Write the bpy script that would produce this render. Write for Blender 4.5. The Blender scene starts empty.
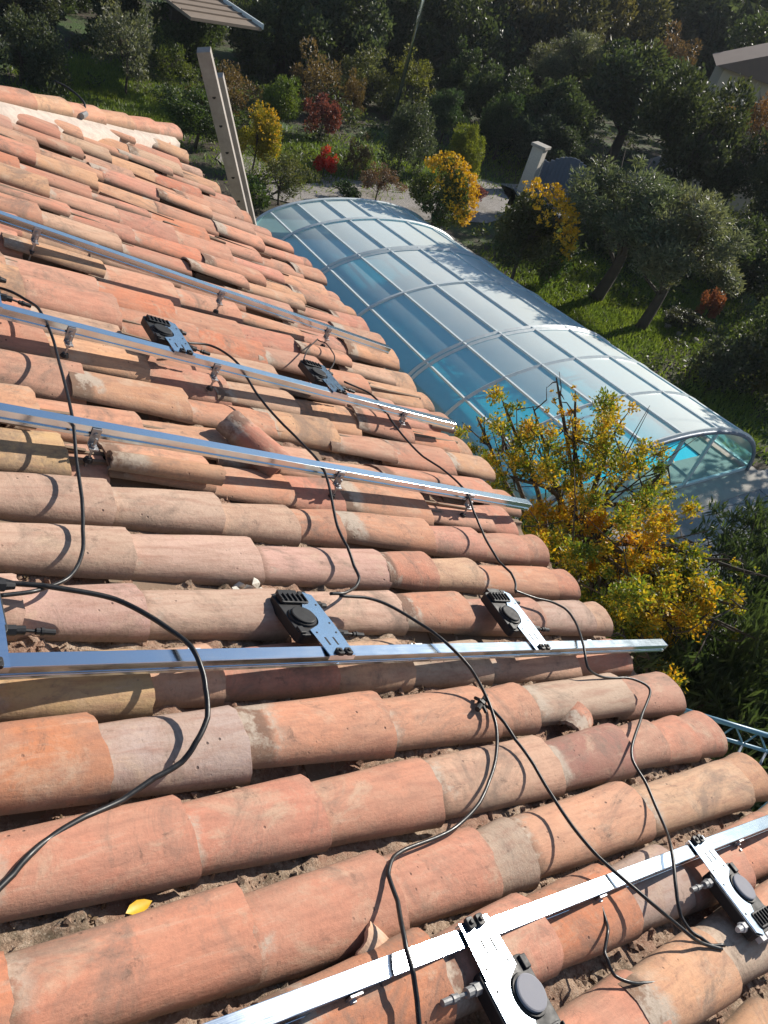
import bpy, math, random
import numpy as np
from mathutils import Vector, Matrix, Euler

# ------------------------------------------------------------------ camera, sky, sun
D = bpy.data
SC = bpy.context.scene
COL = SC.collection
TH = math.radians(17.0)            # pitch of the roof
CT, ST = math.cos(TH), math.sin(TH)
CAMH = 5.6                         # lens above the garden
HR = 1.5                           # lens above the roof plane
F, CX, CY = 770.0, 384.0, 512.0
# rows: world X, Y, Z written in camera axes (right, down, forward)
R3 = np.array([[0.85072683, -0.12231662, 0.51117757],
               [-0.45567628, -0.65634643, 0.60130565],
               [0.2619599, -0.74447834, -0.61410831]])
cam = D.objects.new("camera", D.cameras.new("camera"))
COL.objects.link(cam)
cam.data.sensor_fit = 'VERTICAL'
cam.data.sensor_height = 24.0
cam.data.lens = 24.0 * F / 1024.0
cam.data.clip_start = 0.02
cam.data.clip_end = 2000.0
m = Matrix.Identity(4)
for r in range(3):
    m[r][0] = R3[r][0]
    m[r][1] = -R3[r][1]
    m[r][2] = -R3[r][2]
m[2][3] = CAMH
cam.matrix_world = m
SC.camera = cam

SUN = Vector((0.874, 0.21, 0.438)).normalized()
sun_el = math.asin(SUN.z)
sun_az = math.atan2(SUN.x, SUN.y)          # clockwise from +Y
W = D.worlds.new("World")
SC.world = W
W.use_nodes = True
wn = W.node_tree
bg = wn.nodes["Background"]
sky = wn.nodes.new("ShaderNodeTexSky")
sky.sky_type = 'NISHITA'
sky.sun_disc = False
sky.sun_elevation = sun_el
sky.sun_rotation = sun_az
sky.air_density = 1.0
sky.dust_density = 0.25
sky.ozone_density = 1.6
wn.links.new(sky.outputs[0], bg.inputs[0])
bg.inputs[1].default_value = 0.08
sl = D.lights.new("sun", 'SUN')
sl.energy = 5.0
sl.angle = math.radians(0.53)
sl.color = (1.0, 0.93, 0.83)
so = D.objects.new("sun", sl)
COL.objects.link(so)
so.rotation_euler = SUN.to_track_quat('Z', 'Y').to_euler()
so.location = (20, 10, 20)
SC.view_settings.view_transform = 'Standard'
SC.view_settings.look = 'None'
SC.view_settings.exposure = 0.40
SC.view_settings.gamma = 1.0
SC.view_settings.use_curve_mapping = False
SC.cycles.max_bounces = 8
SC.cycles.transparent_max_bounces = 16

# ------------------------------------------------------------------ points
def ray(px, py):
    return R3 @ np.array([(px - CX) / F, (py - CY) / F, 1.0])

def G(px, py, z=0.0):
    """point at height z seen at a pixel"""
    r = ray(px, py)
    t = (z - CAMH) / r[2]
    return Vector((t * r[0], t * r[1], z))

def GT(px, py, z=0.0):
    return (z - CAMH) / ray(px, py)[2]

def AT(px, py, t):
    r = ray(px, py) * t
    return Vector((r[0], r[1], CAMH + r[2]))

def RW(u, v, w):
    """roof coordinates (down the slope, along the eave, off the plane) to world"""
    return Vector((u * CT + (w - HR) * ST, v, CAMH - u * ST + (w - HR) * CT))

NRM = np.array([ST, 0, CT]); DN = np.array([CT, 0, -ST])
def RU(px, py, w):
    """pixel to roof coordinates at height w"""
    r = ray(px, py)
    t = -(HR - w) / (NRM @ r)
    X = r * t
    return np.array([DN @ X, X[1], w])

MROOF = Matrix.Translation(RW(0, 0, 0)) @ Euler((0, TH, 0)).to_matrix().to_4x4()

# ------------------------------------------------------------------ object helpers
def tag(o, label=None, cat=None, group=None, kind=None):
    if label: o['label'] = label
    if cat: o['category'] = cat
    if group: o['group'] = group
    if kind: o['kind'] = kind
    return o

def link(o, parent=None):
    COL.objects.link(o)
    if parent is not None: o.parent = parent
    return o

def empty(name, loc=(0, 0, 0), rot=(0, 0, 0), label=None, cat=None, group=None):
    o = D.objects.new(name, None)
    o.empty_display_size = 0.1
    o.location = loc
    o.rotation_euler = rot
    link(o)
    return tag(o, label, cat, group)

def mesh(name, verts, faces, mats, smooth=False, fm=None):
    me = D.meshes.new(name)
    if isinstance(verts, np.ndarray): verts = verts.tolist()
    if isinstance(faces, np.ndarray): faces = faces.tolist()
    me.from_pydata(verts, [], faces)
    for mm in (mats if isinstance(mats, (list, tuple)) else [mats]):
        me.materials.append(mm)
    if smooth:
        me.polygons.foreach_set('use_smooth', [True] * len(me.polygons))
    if fm is not None:
        me.polygons.foreach_set('material_index', fm)
    me.update()
    return me

def ob(name, me, parent=None, loc=None, rot=None, scale=None, color=None):
    o = D.objects.new(name, me)
    if loc is not None: o.location = loc
    if rot is not None: o.rotation_euler = rot
    if scale is not None: o.scale = scale
    if color is not None: o.color = (color[0], color[1], color[2], 1)
    return link(o, parent)

class MB:
    def __init__(s): s.v = []; s.f = []
    def add(s, v, f):
        n = len(s.v)
        s.v += [tuple(p) for p in v]
        s.f += [tuple(i + n for i in q) for q in f]
        return s
    def box(s, c, d, M=None):
        x, y, z = (q / 2 for q in d)
        v = [Vector((i * x, j * y, k * z)) for k in (-1, 1) for j in (-1, 1) for i in (-1, 1)]
        if M is not None: v = [M @ p for p in v]
        v = [p + Vector(c) for p in v]
        return s.add(v, [(0, 2, 3, 1), (4, 5, 7, 6), (0, 1, 5, 4), (2, 6, 7, 3), (0, 4, 6, 2), (1, 3, 7, 5)])
    def bar(s, a, b, w, h, up=(0, 0, 1)):
        a, b = Vector(a), Vector(b)
        t = (b - a).normalized()
        sd = t.cross(Vector(up))
        if sd.length < 1e-4: sd = t.cross(Vector((1, 0, 0)))
        sd.normalize(); u = sd.cross(t)
        v = [p + sd * i * w / 2 + u * j * h / 2 for p in (a, b) for j in (-1, 1) for i in (-1, 1)]
        return s.add(v, [(0, 2, 3, 1), (4, 5, 7, 6), (0, 1, 5, 4), (2, 6, 7, 3), (0, 4, 6, 2), (1, 3, 7, 5)])
    def tube(s, pts, r, n=8, cap=True):
        pts = [Vector(p) for p in pts]
        rr = r if isinstance(r, (list, tuple)) else [r] * len(pts)
        base = len(s.v)
        prev = None
        for i, p in enumerate(pts):
            a = pts[max(i - 1, 0)]; b = pts[min(i + 1, len(pts) - 1)]
            t = (b - a).normalized()
            if prev is None:
                q = Vector((0, 0, 1)) if abs(t.z) < .9 else Vector((1, 0, 0))
                prev = t.cross(q).normalized()
            x = (prev - t * prev.dot(t)).normalized(); y = t.cross(x); prev = x
            for k in range(n):
                g = 2 * math.pi * k / n
                s.v.append(tuple(p + (x * math.cos(g) + y * math.sin(g)) * rr[i]))
        for i in range(len(pts) - 1):
            for k in range(n):
                a = base + i * n + k; b = base + i * n + (k + 1) % n
                s.f.append((a, b, b + n, a + n))
        if cap:
            s.f.append(tuple(base + k for k in reversed(range(n))))
            e = base + (len(pts) - 1) * n
            s.f.append(tuple(e + k for k in range(n)))
        return s
    def prism(s, poly, z0, z1):
        """polygon (x, y) pushed from z0 to z1"""
        n = len(poly)
        v = [(x, y, z0) for x, y in poly] + [(x, y, z1) for x, y in poly]
        f = [tuple(reversed(range(n))), tuple(range(n, 2 * n))]
        f += [(i, (i + 1) % n, n + (i + 1) % n, n + i) for i in range(n)]
        return s.add(v, f)
    def me(s, name, mats, smooth=False): return mesh(name, s.v, s.f, mats, smooth)

def smooth_path(p, k=8):
    p = [np.array(q, float) for q in p]
    P = [2 * p[0] - p[1]] + p + [2 * p[-1] - p[-2]]
    out = []
    for i in range(1, len(P) - 2):
        a, b, c, d = P[i - 1:i + 3]
        for j in range(k):
            t = j / k
            out.append(.5 * ((2 * b) + (c - a) * t + (2 * a - 5 * b + 4 * c - d) * t * t + (3 * b - a - 3 * c + d) * t ** 3))
    out.append(p[-1])
    return out

def bevel(o, w, seg=2):
    b = o.modifiers.new('bevel', 'BEVEL'); b.width = w; b.segments = seg; b.limit_method = 'ANGLE'
    return o

# ------------------------------------------------------------------ lattice noise
def vnoise(x, y, seed=0, sc=1.0):
    x = np.asarray(x) * sc; y = np.asarray(y) * sc
    rs = np.random.RandomState(seed)
    T = rs.rand(256, 256)
    xi = np.floor(x).astype(int); yi = np.floor(y).astype(int)
    fx = x - xi; fy = y - yi
    fx = fx * fx * (3 - 2 * fx); fy = fy * fy * (3 - 2 * fy)
    a = T[xi % 256, yi % 256]; b = T[(xi + 1) % 256, yi % 256]
    c = T[xi % 256, (yi + 1) % 256]; d = T[(xi + 1) % 256, (yi + 1) % 256]
    return (a * (1 - fx) + b * fx) * (1 - fy) + (c * (1 - fx) + d * fx) * fy

# ------------------------------------------------------------------ materials
class NT:
    def __init__(s, name):
        s.m = D.materials.new(name); s.m.use_nodes = True
        s.t = s.m.node_tree; s.b = s.t.nodes["Principled BSDF"]; s.out = s.t.nodes["Material Output"]
    def n(s, typ, **kw):
        q = s.t.nodes.new("ShaderNode" + typ)
        for k, v in kw.items(): setattr(q, k, v)
        return q
    def l(s, a, b): s.t.links.new(a, b)
    def put(s, sock, v):
        if hasattr(v, 'is_linked'): s.l(v, sock)
        else: sock.default_value = v
    def noise(s, vec, scale, detail=4, rough=.6, dist=0):
        q = s.n("TexNoise"); s.l(vec, q.inputs['Vector'])
        q.inputs['Scale'].default_value = scale; q.inputs['Detail'].default_value = detail
        q.inputs['Roughness'].default_value = rough; q.inputs['Distortion'].default_value = dist
        return q.outputs[0]
    def ramp(s, fac, stops):
        q = s.n("ValToRGB"); s.l(fac, q.inputs[0])
        e = q.color_ramp.elements
        while len(e) < len(stops): e.new(.5)
        for i, (p, c) in enumerate(stops):
            e[i].position = p
            e[i].color = (c, c, c, 1) if isinstance(c, (int, float)) else (*c, 1)
        return q.outputs[0]
    def mix(s, fac, a, b, mode='MIX'):
        q = s.n("Mix", data_type='RGBA', blend_type=mode)
        s.put(q.inputs[0], fac)
        for i, v in ((6, a), (7, b)):
            if isinstance(v, (tuple, list)) and len(v) == 3: v = (*v, 1)
            s.put(q.inputs[i], v)
        return q.outputs[2]
    def math(s, op, a, b=0.0):
        q = s.n("Math", operation=op); s.put(q.inputs[0], a); s.put(q.inputs[1], b); return q.outputs[0]
    def bump(s, h, strength=.3, dist=.01):
        q = s.n("Bump"); q.inputs['Strength'].default_value = strength; q.inputs['Distance'].default_value = dist
        s.l(h, q.inputs['Height']); s.l(q.outputs[0], s.b.inputs['Normal']); return q
    def objvec(s, offset=True, scale=(1, 1, 1)):
        tc = s.n("TexCoord"); v = tc.outputs['Object']
        if offset:
            oi = s.n("ObjectInfo")
            mu = s.math('MULTIPLY', oi.outputs['Random'], 57.0)
            cb = s.n("CombineXYZ")
            for i in range(3): s.l(mu, cb.inputs[i])
            ad = s.n("VectorMath", operation='ADD'); s.l(v, ad.inputs[0]); s.l(cb.outputs[0], ad.inputs[1]); v = ad.outputs[0]
        if scale != (1, 1, 1):
            mp = s.n("VectorMath", operation='MULTIPLY'); s.l(v, mp.inputs[0]); mp.inputs[1].default_value = scale; v = mp.outputs[0]
        return v

def plain(name, col, rough=.6, metal=0., noise=.0, nscale=20, bump=0., emit=None):
    k = NT(name)
    k.b.inputs['Roughness'].default_value = rough
    k.b.inputs['Metallic'].default_value = metal
    if noise:
        v = k.objvec()
        nz = k.noise(v, nscale, 6, .65)
        c = k.mix(nz, tuple(q * (1 - noise) for q in col), tuple(min(1, q * (1 + noise)) for q in col))
        k.l(c, k.b.inputs['Base Color'])
        rr = k.ramp(nz, [(.3, max(0, rough - .12)), (.7, min(1, rough + .12))])
        k.l(rr, k.b.inputs['Roughness'])
        if bump: k.bump(nz, bump, .01)
    else:
        k.b.inputs['Base Color'].default_value = (*col, 1)
    return k.m

def terracotta():
    k = NT("terracotta")
    oi = k.n("ObjectInfo")
    v = k.objvec(); vs = k.objvec(True, (2.4, 13, 13))
    big = k.noise(v, 7, 4, .6, .4)
    fine = k.noise(v, 75, 6, .7)
    streak = k.noise(vs, 3.2, 4, .65)
    c = k.mix(k.ramp(big, [(.40, 0.), (.72, .5)]), oi.outputs['Color'], (.46, .31, .22))
    c = k.mix(k.ramp(streak, [(.46, 0.), (.72, .55)]), c, (.34, .16, .11))
    c = k.mix(k.ramp(streak, [(.25, .55), (.42, 0.)]), c, (.64, .44, .32))
    c = k.mix(k.ramp(fine, [(.50, 0.), (.78, .4)]), c, (.30, .16, .11))
    # lime bloom and soot in large patches, few specks
    pl = k.noise(k.objvec(True, (1, 1.3, 1.3)), 5.5, 7, .72, .7)
    c = k.mix(k.ramp(pl, [(.55, 0.), (.68, .6)]), c, (.60, .44, .31))
    gy = k.noise(v, 3.6, 7, .75, .9)
    c = k.mix(k.ramp(gy, [(.52, 0.), (.66, .68)]), c, (.21, .155, .12))
    dk = k.noise(k.objvec(True, (1, 1.4, 1)), 19, 8, .8, .5)
    dm = k.math('MULTIPLY', k.ramp(dk, [(.56, 0.), (.68, .75)]), k.ramp(gy, [(.42, 0.), (.56, 1.)]))
    c = k.mix(dm, c, (.11, .075, .055))
    vo = k.n("TexVoronoi"); k.l(v, vo.inputs['Vector']); vo.inputs['Scale'].default_value = 30
    sp = k.ramp(vo.outputs['Distance'], [(.06, 1.), (.14, 0.)])
    spm = k.math('MULTIPLY', sp, k.ramp(k.noise(v, 9, 3, .5), [(.52, 0.), (.62, .8)]))
    c = k.mix(spm, c, (.08, .05, .04))
    # dirt and moss gathered along the two lower edges of the barrel
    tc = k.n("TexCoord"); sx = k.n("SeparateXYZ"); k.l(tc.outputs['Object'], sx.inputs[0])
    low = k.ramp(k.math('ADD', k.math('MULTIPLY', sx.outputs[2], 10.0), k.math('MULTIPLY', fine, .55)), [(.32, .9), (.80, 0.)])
    lap_grime_shade = k.ramp(k.math('ADD', sx.outputs[0], k.math('MULTIPLY', k.math('SUBTRACT', fine, .5), .03)), [(.062, .75), (.088, 0.)])  # grime line that also paints in the crack shadow below the covering lip
    c = k.mix(lap_grime_shade, c, (.13, .085, .06))
    mo = k.math('MULTIPLY', k.ramp(k.math('ADD', sx.outputs[0], k.math('MULTIPLY', k.math('SUBTRACT', pl, .5), .16)), [(.085, 1.), (.115, 0.)]), k.ramp(k.noise(v, 6, 6, .7), [(.47, 0.), (.54, .9)]))
    c = k.mix(mo, c, k.mix(fine, (.38, .30, .23), (.62, .52, .42)))
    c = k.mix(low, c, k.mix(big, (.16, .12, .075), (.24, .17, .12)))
    k.l(c, k.b.inputs['Base Color'])
    k.b.inputs['Roughness'].default_value = .88
    h = k.math('ADD', k.math('MULTIPLY', fine, .5), k.math('MULTIPLY', streak, .6))
    h = k.math('SUBTRACT', h, k.math('MULTIPLY', spm, .9))
    h = k.math('ADD', h, k.math('MULTIPLY', pl, .35))
    k.bump(h, .55, .006)
    return k.m

def bedding():
    k = NT("mortar_bedding")
    v = k.objvec(False)
    a = k.noise(v, 5, 5, .6); b = k.noise(v, 60, 8, .75); g = k.noise(v, 170, 4, .7)
    c = k.ramp(b, [(.28, (.12, .085, .06)), (.42, (.32, .22, .15)), (.54, (.52, .38, .27)), (.70, (.66, .54, .42))])
    c = k.mix(k.ramp(a, [(.42, 0.), (.6, .75)]), c, (.36, .19, .13))
    c = k.mix(k.ramp(k.noise(v, 9, 6, .7), [(.54, 0.), (.66, .75)]), c, (.09, .075, .045))
    vo = k.n("TexVoronoi"); k.l(v, vo.inputs['Vector']); vo.inputs['Scale'].default_value = 120
    c = k.mix(k.ramp(vo.outputs['Distance'], [(.10, .6), (.3, 0.)]), c, (.55, .46, .36))
    k.l(c, k.b.inputs['Base Color'])
    k.b.inputs['Roughness'].default_value = .95
    k.bump(k.math('ADD', b, k.math('MULTIPLY', g, .6)), .9, .012)
    return k.m

def aluminium(name='aluminium', col=(.68, .78, .87), rough=.14):
    k = NT(name)
    v = k.objvec(True, (1.5, 90, 90))
    s = k.noise(v, 4, 3, .6)
    sm = k.noise(k.objvec(), 14, 6, .7)
    k.l(k.mix(k.ramp(sm, [(.45, 0.), (.75, .35)]), col, (.55, .58, .62)), k.b.inputs['Base Color'])
    k.b.inputs['Metallic'].default_value = 1.0
    r = k.math('ADD', k.math('MULTIPLY', s, .12), k.math('MULTIPLY', sm, .14))
    k.l(k.math('ADD', r, rough - .11), k.b.inputs['Roughness'])
    k.bump(s, .06, .002)
    return k.m

def leafmat(name, trans=.4, stops=None, nscale=1.2, rough=.5):
    """leaf colour from the object's own colour, varied leaf by leaf; or from the given stops"""
    k = NT(name)
    ge = k.n("NewGeometry"); oi = k.n("ObjectInfo")
    rnd = ge.outputs['Random Per Island']
    nz = k.noise(k.objvec(), nscale, 3, .6)
    if stops:
        f = k.math('ADD', k.math('MULTIPLY', rnd, .45), k.math('SUBTRACT', k.math('MULTIPLY', nz, 1.7), .58))
        c = k.ramp(f, stops)
    else:
        c = k.mix(rnd, k.mix(1.0, oi.outputs['Color'], (.62, .66, .6), 'MULTIPLY'), k.mix(1.0, oi.outputs['Color'], (1.4, 1.32, 1.15), 'MULTIPLY'))
        c = k.mix(k.ramp(nz, [(.45, 0.), (.7, .5)]), c, k.mix(1.0, oi.outputs['Color'], (1.5, 1.15, .7), 'MULTIPLY'))
    k.l(c, k.b.inputs['Base Color'])
    k.b.inputs['Roughness'].default_value = rough
    tr = k.n("BsdfTranslucent"); k.l(k.mix(1.0, c, (1.5, 1.5, .8), 'MULTIPLY'), tr.inputs[0])
    mx = k.n("MixShader"); mx.inputs[0].default_value = trans
    k.l(k.b.outputs[0], mx.inputs[1]); k.l(tr.outputs[0], mx.inputs[2]); k.l(mx.outputs[0], k.out.inputs[0])
    return k.m

def groundmat():
    k = NT("garden_ground")
    v = k.objvec(False)
    a = k.noise(v, .35, 5, .6); b = k.noise(v, 14, 8, .7); d = k.noise(v, 2.2, 6, .65)
    g = k.ramp(b, [(.3, (.030, .055, .012)), (.6, (.07, .13, .025)), (.8, (.12, .17, .05))])
    s = k.ramp(b, [(.3, (.03, .024, .016)), (.55, (.075, .058, .038)), (.75, (.14, .11, .075))])
    c = k.mix(k.ramp(k.math('ADD', k.math('MULTIPLY', a, .6), k.math('MULTIPLY', d, .4)), [(.44, 0.), (.54, 1.)]), g, s)
    k.l(c, k.b.inputs['Base Color']); k.b.inputs['Roughness'].default_value = .95
    k.bump(b, .8, .05)
    return k.m

def gravelmat():
    k = NT("pale_gravel")
    v = k.objvec(False)
    b = k.noise(v, 30, 8, .75); a = k.noise(v, 1.1, 5, .6)
    c = k.ramp(b, [(.3, (.20, .18, .16)), (.55, (.36, .33, .30)), (.75, (.52, .49, .45))])
    c = k.mix(k.ramp(a, [(.5, 0.), (.68, .7)]), c, (.15, .13, .09))
    k.l(c, k.b.inputs['Base Color']); k.b.inputs['Roughness'].default_value = .95
    k.bump(b, .8, .03)
    return k.m

def slabmat():
    k = NT("grey_paving")
    v = k.objvec()
    b = k.noise(v, 26, 8, .7); a = k.noise(v, 2.5, 5, .6)
    c = k.ramp(b, [(.3, (.24, .25, .26)), (.7, (.38, .38, .38))])
    c = k.mix(k.ramp(a, [(.45, 0.), (.7, .5)]), c, (.22, .21, .18))
    k.l(c, k.b.inputs['Base Color']); k.b.inputs['Roughness'].default_value = .8
    k.bump(b, .3, .01)
    return k.m

def polycarbonate():
    k = NT("polycarbonate_panel")
    v = k.objvec()
    nz = k.noise(v, 1.6, 5, .6); fn = k.noise(v, 40, 4, .6)
    tp = k.n("BsdfTransparent"); tp.inputs[0].default_value = (.58, .96, 1.0, 1)
    df = k.n("BsdfDiffuse"); k.l(k.mix(nz, (.84, .90, .86), (.90, .92, .84)), df.inputs[0])
    tl = k.n("BsdfTranslucent"); tl.inputs[0].default_value = (.30, .88, 1.0, 1)
    gl = k.n("BsdfGlossy"); gl.inputs['Roughness'].default_value = .3
    m1 = k.n("MixShader"); m1.inputs[0].default_value = .22; k.l(df.outputs[0], m1.inputs[1]); k.l(tl.outputs[0], m1.inputs[2])
    lw = k.n("LayerWeight"); lw.inputs[0].default_value = .5
    fp = k.math('POWER', lw.outputs['Facing'], 2.6)
    fac = k.math('ADD', k.math('MULTIPLY', fp, 2.4), k.math('ADD', k.math('MULTIPLY', nz, .16), .17))
    m2 = k.n("MixShader"); k.l(fac, m2.inputs[0]); k.l(tp.outputs[0], m2.inputs[1]); k.l(m1.outputs[0], m2.inputs[2])
    fr = k.n("Fresnel"); fr.inputs[0].default_value = 1.15
    m3 = k.n("MixShader"); k.l(fr.outputs[0], m3.inputs[0]); k.l(m2.outputs[0], m3.inputs[1]); k.l(gl.outputs[0], m3.inputs[2])
    k.l(m3.outputs[0], k.out.inputs[0])
    return k.m

def clearmat():
    k = NT("polycarbonate_inner_skin")
    tp = k.n("BsdfTransparent"); tp.inputs[0].default_value = (.97, 1, 1, 1)
    k.l(tp.outputs[0], k.out.inputs[0]); return k.m

def watermat():
    k = NT("pool_water")
    v = k.objvec(False)
    w = k.noise(v, 5, 4, .6)
    k.l(k.mix(w, (.02, .66, .86), (.06, .72, .90)), k.b.inputs['Base Color'])
    k.b.inputs['Roughness'].default_value = .25
    k.bump(w, .15, .02)
    return k.m

M = dict(
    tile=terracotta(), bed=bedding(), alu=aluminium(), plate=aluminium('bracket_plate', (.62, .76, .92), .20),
    zinc=aluminium('zinc_bolt', (.40, .41, .43), .5),
    black=plain('black_plastic', (.010, .010, .012), .58, 0, .35, 30),
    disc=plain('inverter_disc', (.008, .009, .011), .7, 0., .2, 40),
    disc_sheen=plain('inverter_disc_sky_sheen', (.27, .27, .30), .85, 0., .15, 40),  # same black disc, with the sky's reflection painted in as grey
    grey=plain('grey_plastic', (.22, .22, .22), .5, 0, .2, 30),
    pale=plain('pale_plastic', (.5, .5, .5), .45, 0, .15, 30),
    cable=plain('cable_jacket', (.012, .012, .013), .42, 0, .3, 60),
    mortar=plain('white_mortar', (.60, .50, .42), .95, 0, .5, 13, .9),
    plaster=plain('plaster_bits', (.62, .58, .50), .95, 0, .3, 30, .6),
    stucco=plain('house_render', (.55, .45, .33), .95, 0, .12, 14, .3),
    timber=plain('weathered_timber', (.22, .20, .18), .85, 0, .35, 12, .5),
    bark=plain('bark', (.07, .055, .042), .95, 0, .5, 9, .9),
    ladder=plain('weathered_grey_metal', (.36, .32, .285), .85, .0, .45, 9, .4),
    blue=plain('pale_blue_paint', (.10, .25, .36), .4, .0, .25, 18),
    frame=plain('white_powder_coat', (.66, .72, .72), .4, 0, .12, 8),
    coping=plain('pool_coping_stone', (.42, .39, .34), .9, 0, .25, 9, .3),
    leaf=leafmat('leaf'),
    gold=leafmat('autumn_leaf', .42, [(.0, (.05, .10, .015)), (.34, (.16, .21, .025)), (.50, (.42, .33, .03)), (.68, (.62, .38, .02)), (.95, (.58, .24, .02))], 1.5),
    flower=leafmat('yellow_flower', .3, [(.0, (.20, .20, .02)), (.5, (.62, .36, .01)), (1., (.75, .45, .01))], 2.),
    ground=groundmat(), gravel=gravelmat(), slab=slabmat(), panel=polycarbonate(), inner=clearmat(), water=watermat(),
    rock=plain('garden_rock', (.33, .30, .26), .95, 0, .35, 8, .7),
    roofpale=plain('pale_roof_sheet', (.25, .19, .14), .85, 0, .2, 6, .3),
    farroof=plain('far_roof_tiles', (.20, .14, .11), .9, 0, .3, 3),
    dglass=plain('dark_glass', (.02, .025, .03), .1, 0, .1, 4),
    gatep=plain('grey_blue_steel', (.16, .20, .26), .5, .2, .2, 12),
)
rng = random.Random(11)

# ------------------------------------------------------------------ garden ground
gm = MB().add([(-900, -900, 0), (900, -900, 0), (900, 900, 0), (-900, 900, 0)], [(0, 1, 2, 3)]).me('ground', M['ground'])
tag(ob('ground', gm), kind='structure')
pp = [G(270, 172), G(300, 190), G(372, 196), G(440, 205), G(500, 196), G(540, 200)]
pl = [Vector((p.x, p.y, .02)) for p in pp]
pv = []
for i, p in enumerate(smooth_path([(6.6, 17.2, .02)] + [tuple(p) for p in pl] + [(24, 20, .02), (30, 24, .02)], 6)):
    pv.append(p)
v = []; f = []
for i, p in enumerate(pv):
    a = pv[max(i - 1, 0)]; b = pv[min(i + 1, len(pv) - 1)]
    t = (b - a); t /= np.linalg.norm(t); sd = np.array([-t[1], t[0], 0])
    wd = min(1.0, .25 + .14 * i) + .15 * math.sin(i * 1.3)
    v += [tuple(p + sd * wd), tuple(p - sd * wd)]
    if i: f.append((2 * i - 2, 2 * i - 1, 2 * i + 1, 2 * i))
tag(ob('gravel_path', mesh('gravel_path', v, f, M['gravel'])), kind='structure')

# ------------------------------------------------------------------ house and tiled roof
UE = 3.3
def eave_u(v): return UE - .30 * max(0., v - 4.8)
def hip_v(u): return 6.94 + .777 * (u - 2.68)
PITCH = .224
house = empty('tiled_house', (0, 3, 0), label='house whose old terracotta tiled roof fills the foreground', cat='house')
HINV = Matrix.Translation((0, -3, 0))
U0 = -1.3
wb = MB()
ez = RW(3.0, 0, -.06).z
wb.box((2.35, 2.7, (ez - .15) / 2), (.25, 7.0, ez - .15)); wb.box((-3.6, 2.7, (ez - .15) / 2), (.25, 7.0, ez - .15))
wb.box((-.625, 6.3, (ez - .15) / 2), (5.7, .25, ez - .15)); wb.box((-.625, -.9, (ez - .15) / 2), (5.7, .25, ez - .15))
wall = ob('wall', wb.me('wall', M['stucco']), house, loc=(0, -3, 0))
# bedding: one relief sheet of mortar and grit under the tiles
du = .016
us = np.arange(U0, UE - .06, du); vs_ = np.arange(-1.3, 7.5, du)
UU, VV = np.meshgrid(us, vs_, indexing='ij')
def bed_w(UU, VV):
    ph = (VV - .499) / PITCH
    chan = np.cos(2 * np.pi * ph)
    fill = vnoise(UU, VV, 3, 2.3)
    near = np.clip((1.3 - VV) / .6, 0, 1)
    lump = np.clip(vnoise(UU, VV, 14, 26) - .62, 0, 1) * .05
    return .008 + .006 * near + .026 * (fill - .5) - (.006) * (1 - chan) / 2 + .018 * (vnoise(UU, VV, 5, 17) - .4) + .012 * vnoise(UU, VV, 9, 42) + lump
WW = bed_w(UU, VV)
nv = len(vs_)
idx = np.arange(UU.size).reshape(UU.shape)
ok = (VV < 6.9 + .777 * (UU - 2.68)) & (UU < UE - .05 - .30 * np.clip(VV - 4.8, 0, 9))
q = np.stack([idx[:-1, :-1], idx[1:, :-1], idx[1:, 1:], idx[:-1, 1:]], -1).reshape(-1, 4)
okq = (ok[:-1, :-1] & ok[1:, 1:]).reshape(-1)
roof = ob('roof', mesh('roof', np.stack([UU, VV, WW], -1).reshape(-1, 3), q[okq], M['bed'], True), house)
roof.matrix_local = HINV @ MROOF
# rest of the roof body: deck, the far hip face and the slope behind the ridge
deck = MB()
def quad3(a, b, c_, d): deck.add([a, b, c_, d], [(0, 1, 2, 3)])
dk = [RW(U0, -1.3, -.06), RW(UE - .08, -1.3, -.06), RW(UE - .08, 4.8, -.06), RW(2.62, 6.9, -.06), RW(U0, hip_v(U0) - .1, -.06)]
deck.add(dk, [(0, 1, 2, 3, 4)])
rt = RW(U0, hip_v(U0), -.02); cn = RW(2.66, 6.93, -.02)
quad3(cn, Vector((-5.0, 6.95, cn.z)), Vector((rt.x - 1.2, rt.y, rt.z + .1)), rt)
quad3(Vector((rt.x - .02, -1.3, rt.z)), Vector((rt.x - .02, rt.y, rt.z)), Vector((-5.0, 6.95, cn.z)), Vector((-5.0, -1.3, cn.z)))
ob('roof_deck', deck.me('roof_deck', M['timber']), house, loc=(0, -3, 0))

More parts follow.
